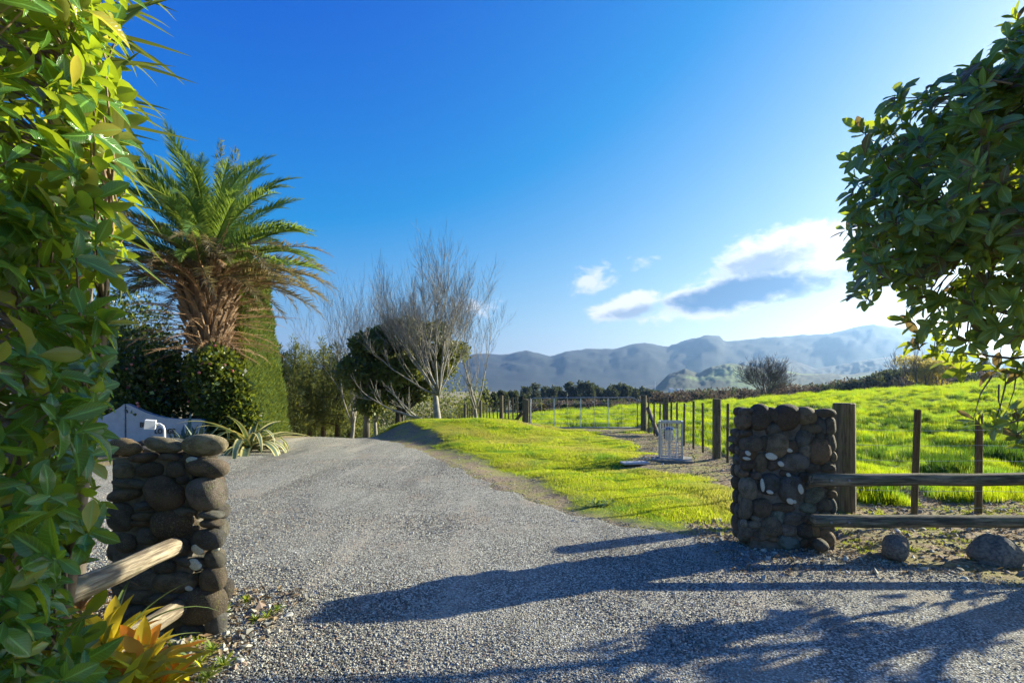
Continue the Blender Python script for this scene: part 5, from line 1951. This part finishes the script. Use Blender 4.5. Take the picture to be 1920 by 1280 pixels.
def far_tree(name, px, top, Y, wpx, mat, lab, cat, seed, shape='round', n=1600, size=None, group='trees beyond the field'):
    X = (px - CX) / F * Y
    zb_ = tz(X, Y)
    H = CAMZ + (HZ - top) / F * Y - zb_
    Wd = wpx / F * Y
    root = empty(name, (X, Y, zb_), lab, cat, group)
    MB().tube([(0, 0, -.3), (0, 0, H * .8)], [H * .03, H * .01], 6).build('trunk', M_barkd, root)
    gg_ = random.Random(seed)
    bl = []
    for k_ in range(12):
        if shape == 'cone':
            t_ = k_ / 11
            w = Wd / 2 * (1 - t_ * .85)
            bl.append((gg_.uniform(-.2, .2) * w, gg_.uniform(-.2, .2) * w, H * (.1 + .86 * t_), w * .8, w * .8, H * .09))
        else:
            a = gg_.uniform(0, 6.28)
            rr_ = math.sqrt(gg_.random()) * Wd * .33
            bl.append((rr_ * math.cos(a), rr_ * math.sin(a), H * gg_.uniform(.3, .86), Wd * gg_.uniform(.15, .24), Wd * gg_.uniform(.15, .24), H * gg_.uniform(.09, .16)))
    crown(root, 'crown', bl, n, size or (Y * .0045), mat, seed, CARD, .4, .7, .3)
    return root


rf_ = random.Random(17)
wood_top = [(985, 722), (1000, 716), (1018, 722), (1034, 720), (1050, 718), (1066, 716), (1080, 718), (1094, 711), (1106, 716), (1120, 720), (1134, 722), (1148, 718), (1160, 716), (1174, 720), (1188, 724), (1204, 726), (1218, 728), (1230, 732)]
side_words = ['first', 'second', 'third', 'fourth', 'fifth', 'sixth', 'seventh', 'eighth', 'ninth', 'tenth', 'eleventh', 'twelfth', 'thirteenth', 'fourteenth', 'fifteenth', 'sixteenth', 'seventeenth', 'eighteenth']
for i, (px, top) in enumerate(wood_top):
    far_tree('dark_tree', px, top, 150 + rf_.uniform(-12, 12), 26, M_far, 'dark tree in the far wood above the gate, %s of eighteen counted rightwards' % side_words[i], 'tree', 500 + i, 'round', 1500, .55, 'far wood beyond the gate')
near_t = [(868, 738, 60, 24), (888, 733, 62, 26), (908, 730, 66, 22), (925, 737, 55, 16), (945, 733, 60, 22), (962, 730, 70, 22), (978, 736, 64, 18)]
for i, (px, top, Y, w) in enumerate(near_t):
    far_tree('dark_tree', px, top, Y, w, M_far, 'dark bushy tree showing over the old wire fence, %s from the bare trees' % side_words[i], 'tree', 540 + i, 'round', 2200, .24, 'bushy trees behind the old wire fence')
far_tree('small_conifer', 1058, 757, 56, 14, M_far, 'small dark bush seen through the middle of the farm gate', 'bush', 560, 'round', 1500, .16)
far_tree('round_bush', 1140, 752, 75, 52, M_brush, 'grey-brown round bush seen through the hinge end of the gate', 'bush', 561, 'round', 3000, .22)
far_tree('olive_bush', 1012, 752, 70, 34, M_gold, 'low yellowish bush seen through the latch end of the gate', 'bush', 562, 'round', 2200, .2)
far_tree('golden_willow', 1748, 664, 62, 124, M_gold, 'rounded golden-leaved willow on the skyline of the field', 'tree', 570, 'round', 12000, .17)
r = broot(1740, 61, 'bare grey stems rising inside the golden willow', 'trees beyond the field')
bare_tree(r, [((dx_, 0, 0), (dx_ * .2, 0, 1), 2.2, .10) for dx_ in (-2, -1, 0, 1, 2)], 4, 55, M_twigd, .68, .4, .016, (2, 3), .45)
far_tree('cypress_tree', 1846, 652, 72, 44, M_far, 'dark conical cypress at the right end of the field skyline', 'conifer', 571, 'cone', 4200, .26)
far_tree('dark_tree', 1812, 672, 78, 34, M_far, 'dark tree between the golden willow and the conical cypress', 'tree', 572, 'round', 2200, .28)
far_tree('grey_tree', 1892, 690, 82, 52, M_brush, 'pale grey-brown tree beyond the conical cypress', 'tree', 573, 'round', 2600, .28)
far_tree('dark_tree', 1940, 694, 80, 50, M_far, 'dark tree beyond the frame edge past the grey tree', 'tree', 574, 'round', 1500, .28)
far_tree('small_tree', 1625, 729, 50, 14, M_gold, 'small yellow-green sapling on the skyline of the field', 'sapling', 575, 'cone', 900, .12)
# brushwood belt
bpx = [1000, 1100, 1200, 1240, 1300, 1380, 1450, 1520, 1600, 1680, 1760, 1850, 1960]
btop = [752, 754, 752, 742, 738, 732, 732, 734, 722, 704, 700, 700, 708]
bl, bl2 = [], []
for i in range(230):
    px = 990 + i * 4.2 + rf_.uniform(-5, 5)
    Y = rf_.uniform(64, 82)
    X = (px - CX) / F * Y
    topz = CAMZ + (HZ - np.interp(px, bpx, btop) + (8 if 1440 < px < 1720 else 0) - rf_.uniform(-7, 4)) / F * Y
    rz_ = rf_.uniform(.5, 1.0)
    (bl2 if (1540 < px < 1700 and rf_.random() < .6) or rf_.random() < .15 else bl).append((X, Y, topz - rz_, rf_.uniform(.6, 1.3), 1.0, rz_))
    bl.append((X, Y + 1, topz - rz_ - 1.6, 1.3, 1.0, 1.3))
o = crown(None, 'brushwood', bl, 60000, .30, M_brush, 81, CARD, 1.2, .8, .3)
tag(o, 'long belt of leafless brown brushwood beyond the field', 'brushwood', kind='stuff')
o = crown(None, 'scrub_trees', bl2, 15000, .30, M_far, 82, CARD, .6, .8, .3)
tag(o, 'grey-green scrub crowns within the brushwood belt below the hills', 'scrub', kind='stuff')
# distant farm buildings
for i, (px, py, Y, w, h, lab) in enumerate(((1258, 731, 560, 4, 1.2, 'tiny white farmhouse at the foot of the green hill'), (1274, 732, 540, 6, 1.0, 'long low pale shed right of the tiny farmhouse'))):
    p = P(px, py, Y)
    root = empty('farm_building', (p.x, p.y, -4.6), lab, 'building', 'far farm buildings')
    top = p.z + 4.6 + h / 2
    MB().box((0, 0, top / 2), (w, 7, top)).build('wall', simple('farm_wall_paint', (.7, .7, .68), .8), root)
    MB().add([(-w / 2 - .3, -3.9, top), (w / 2 + .3, -3.9, top), (w / 2 + .3, 3.9, top), (-w / 2 - .3, 3.9, top), (-w / 2, 0, top + 1.6), (w / 2, 0, top + 1.6)],
             [(0, 1, 5, 4), (2, 3, 4, 5), (0, 4, 3), (1, 2, 5)]).build('roof', simple('farm_roof_iron', (.32, .33, .35), .6), root)
ml = MB().tube([(0, 0, 0), (0, 0, 14)], [.5, .3], 6).build('pole', M_white)
p = P(1228, 722, 560)
ml.location = (p.x, p.y, -4)
tag(ml, 'thin pale pole standing beside the tiny farmhouse', 'pole')
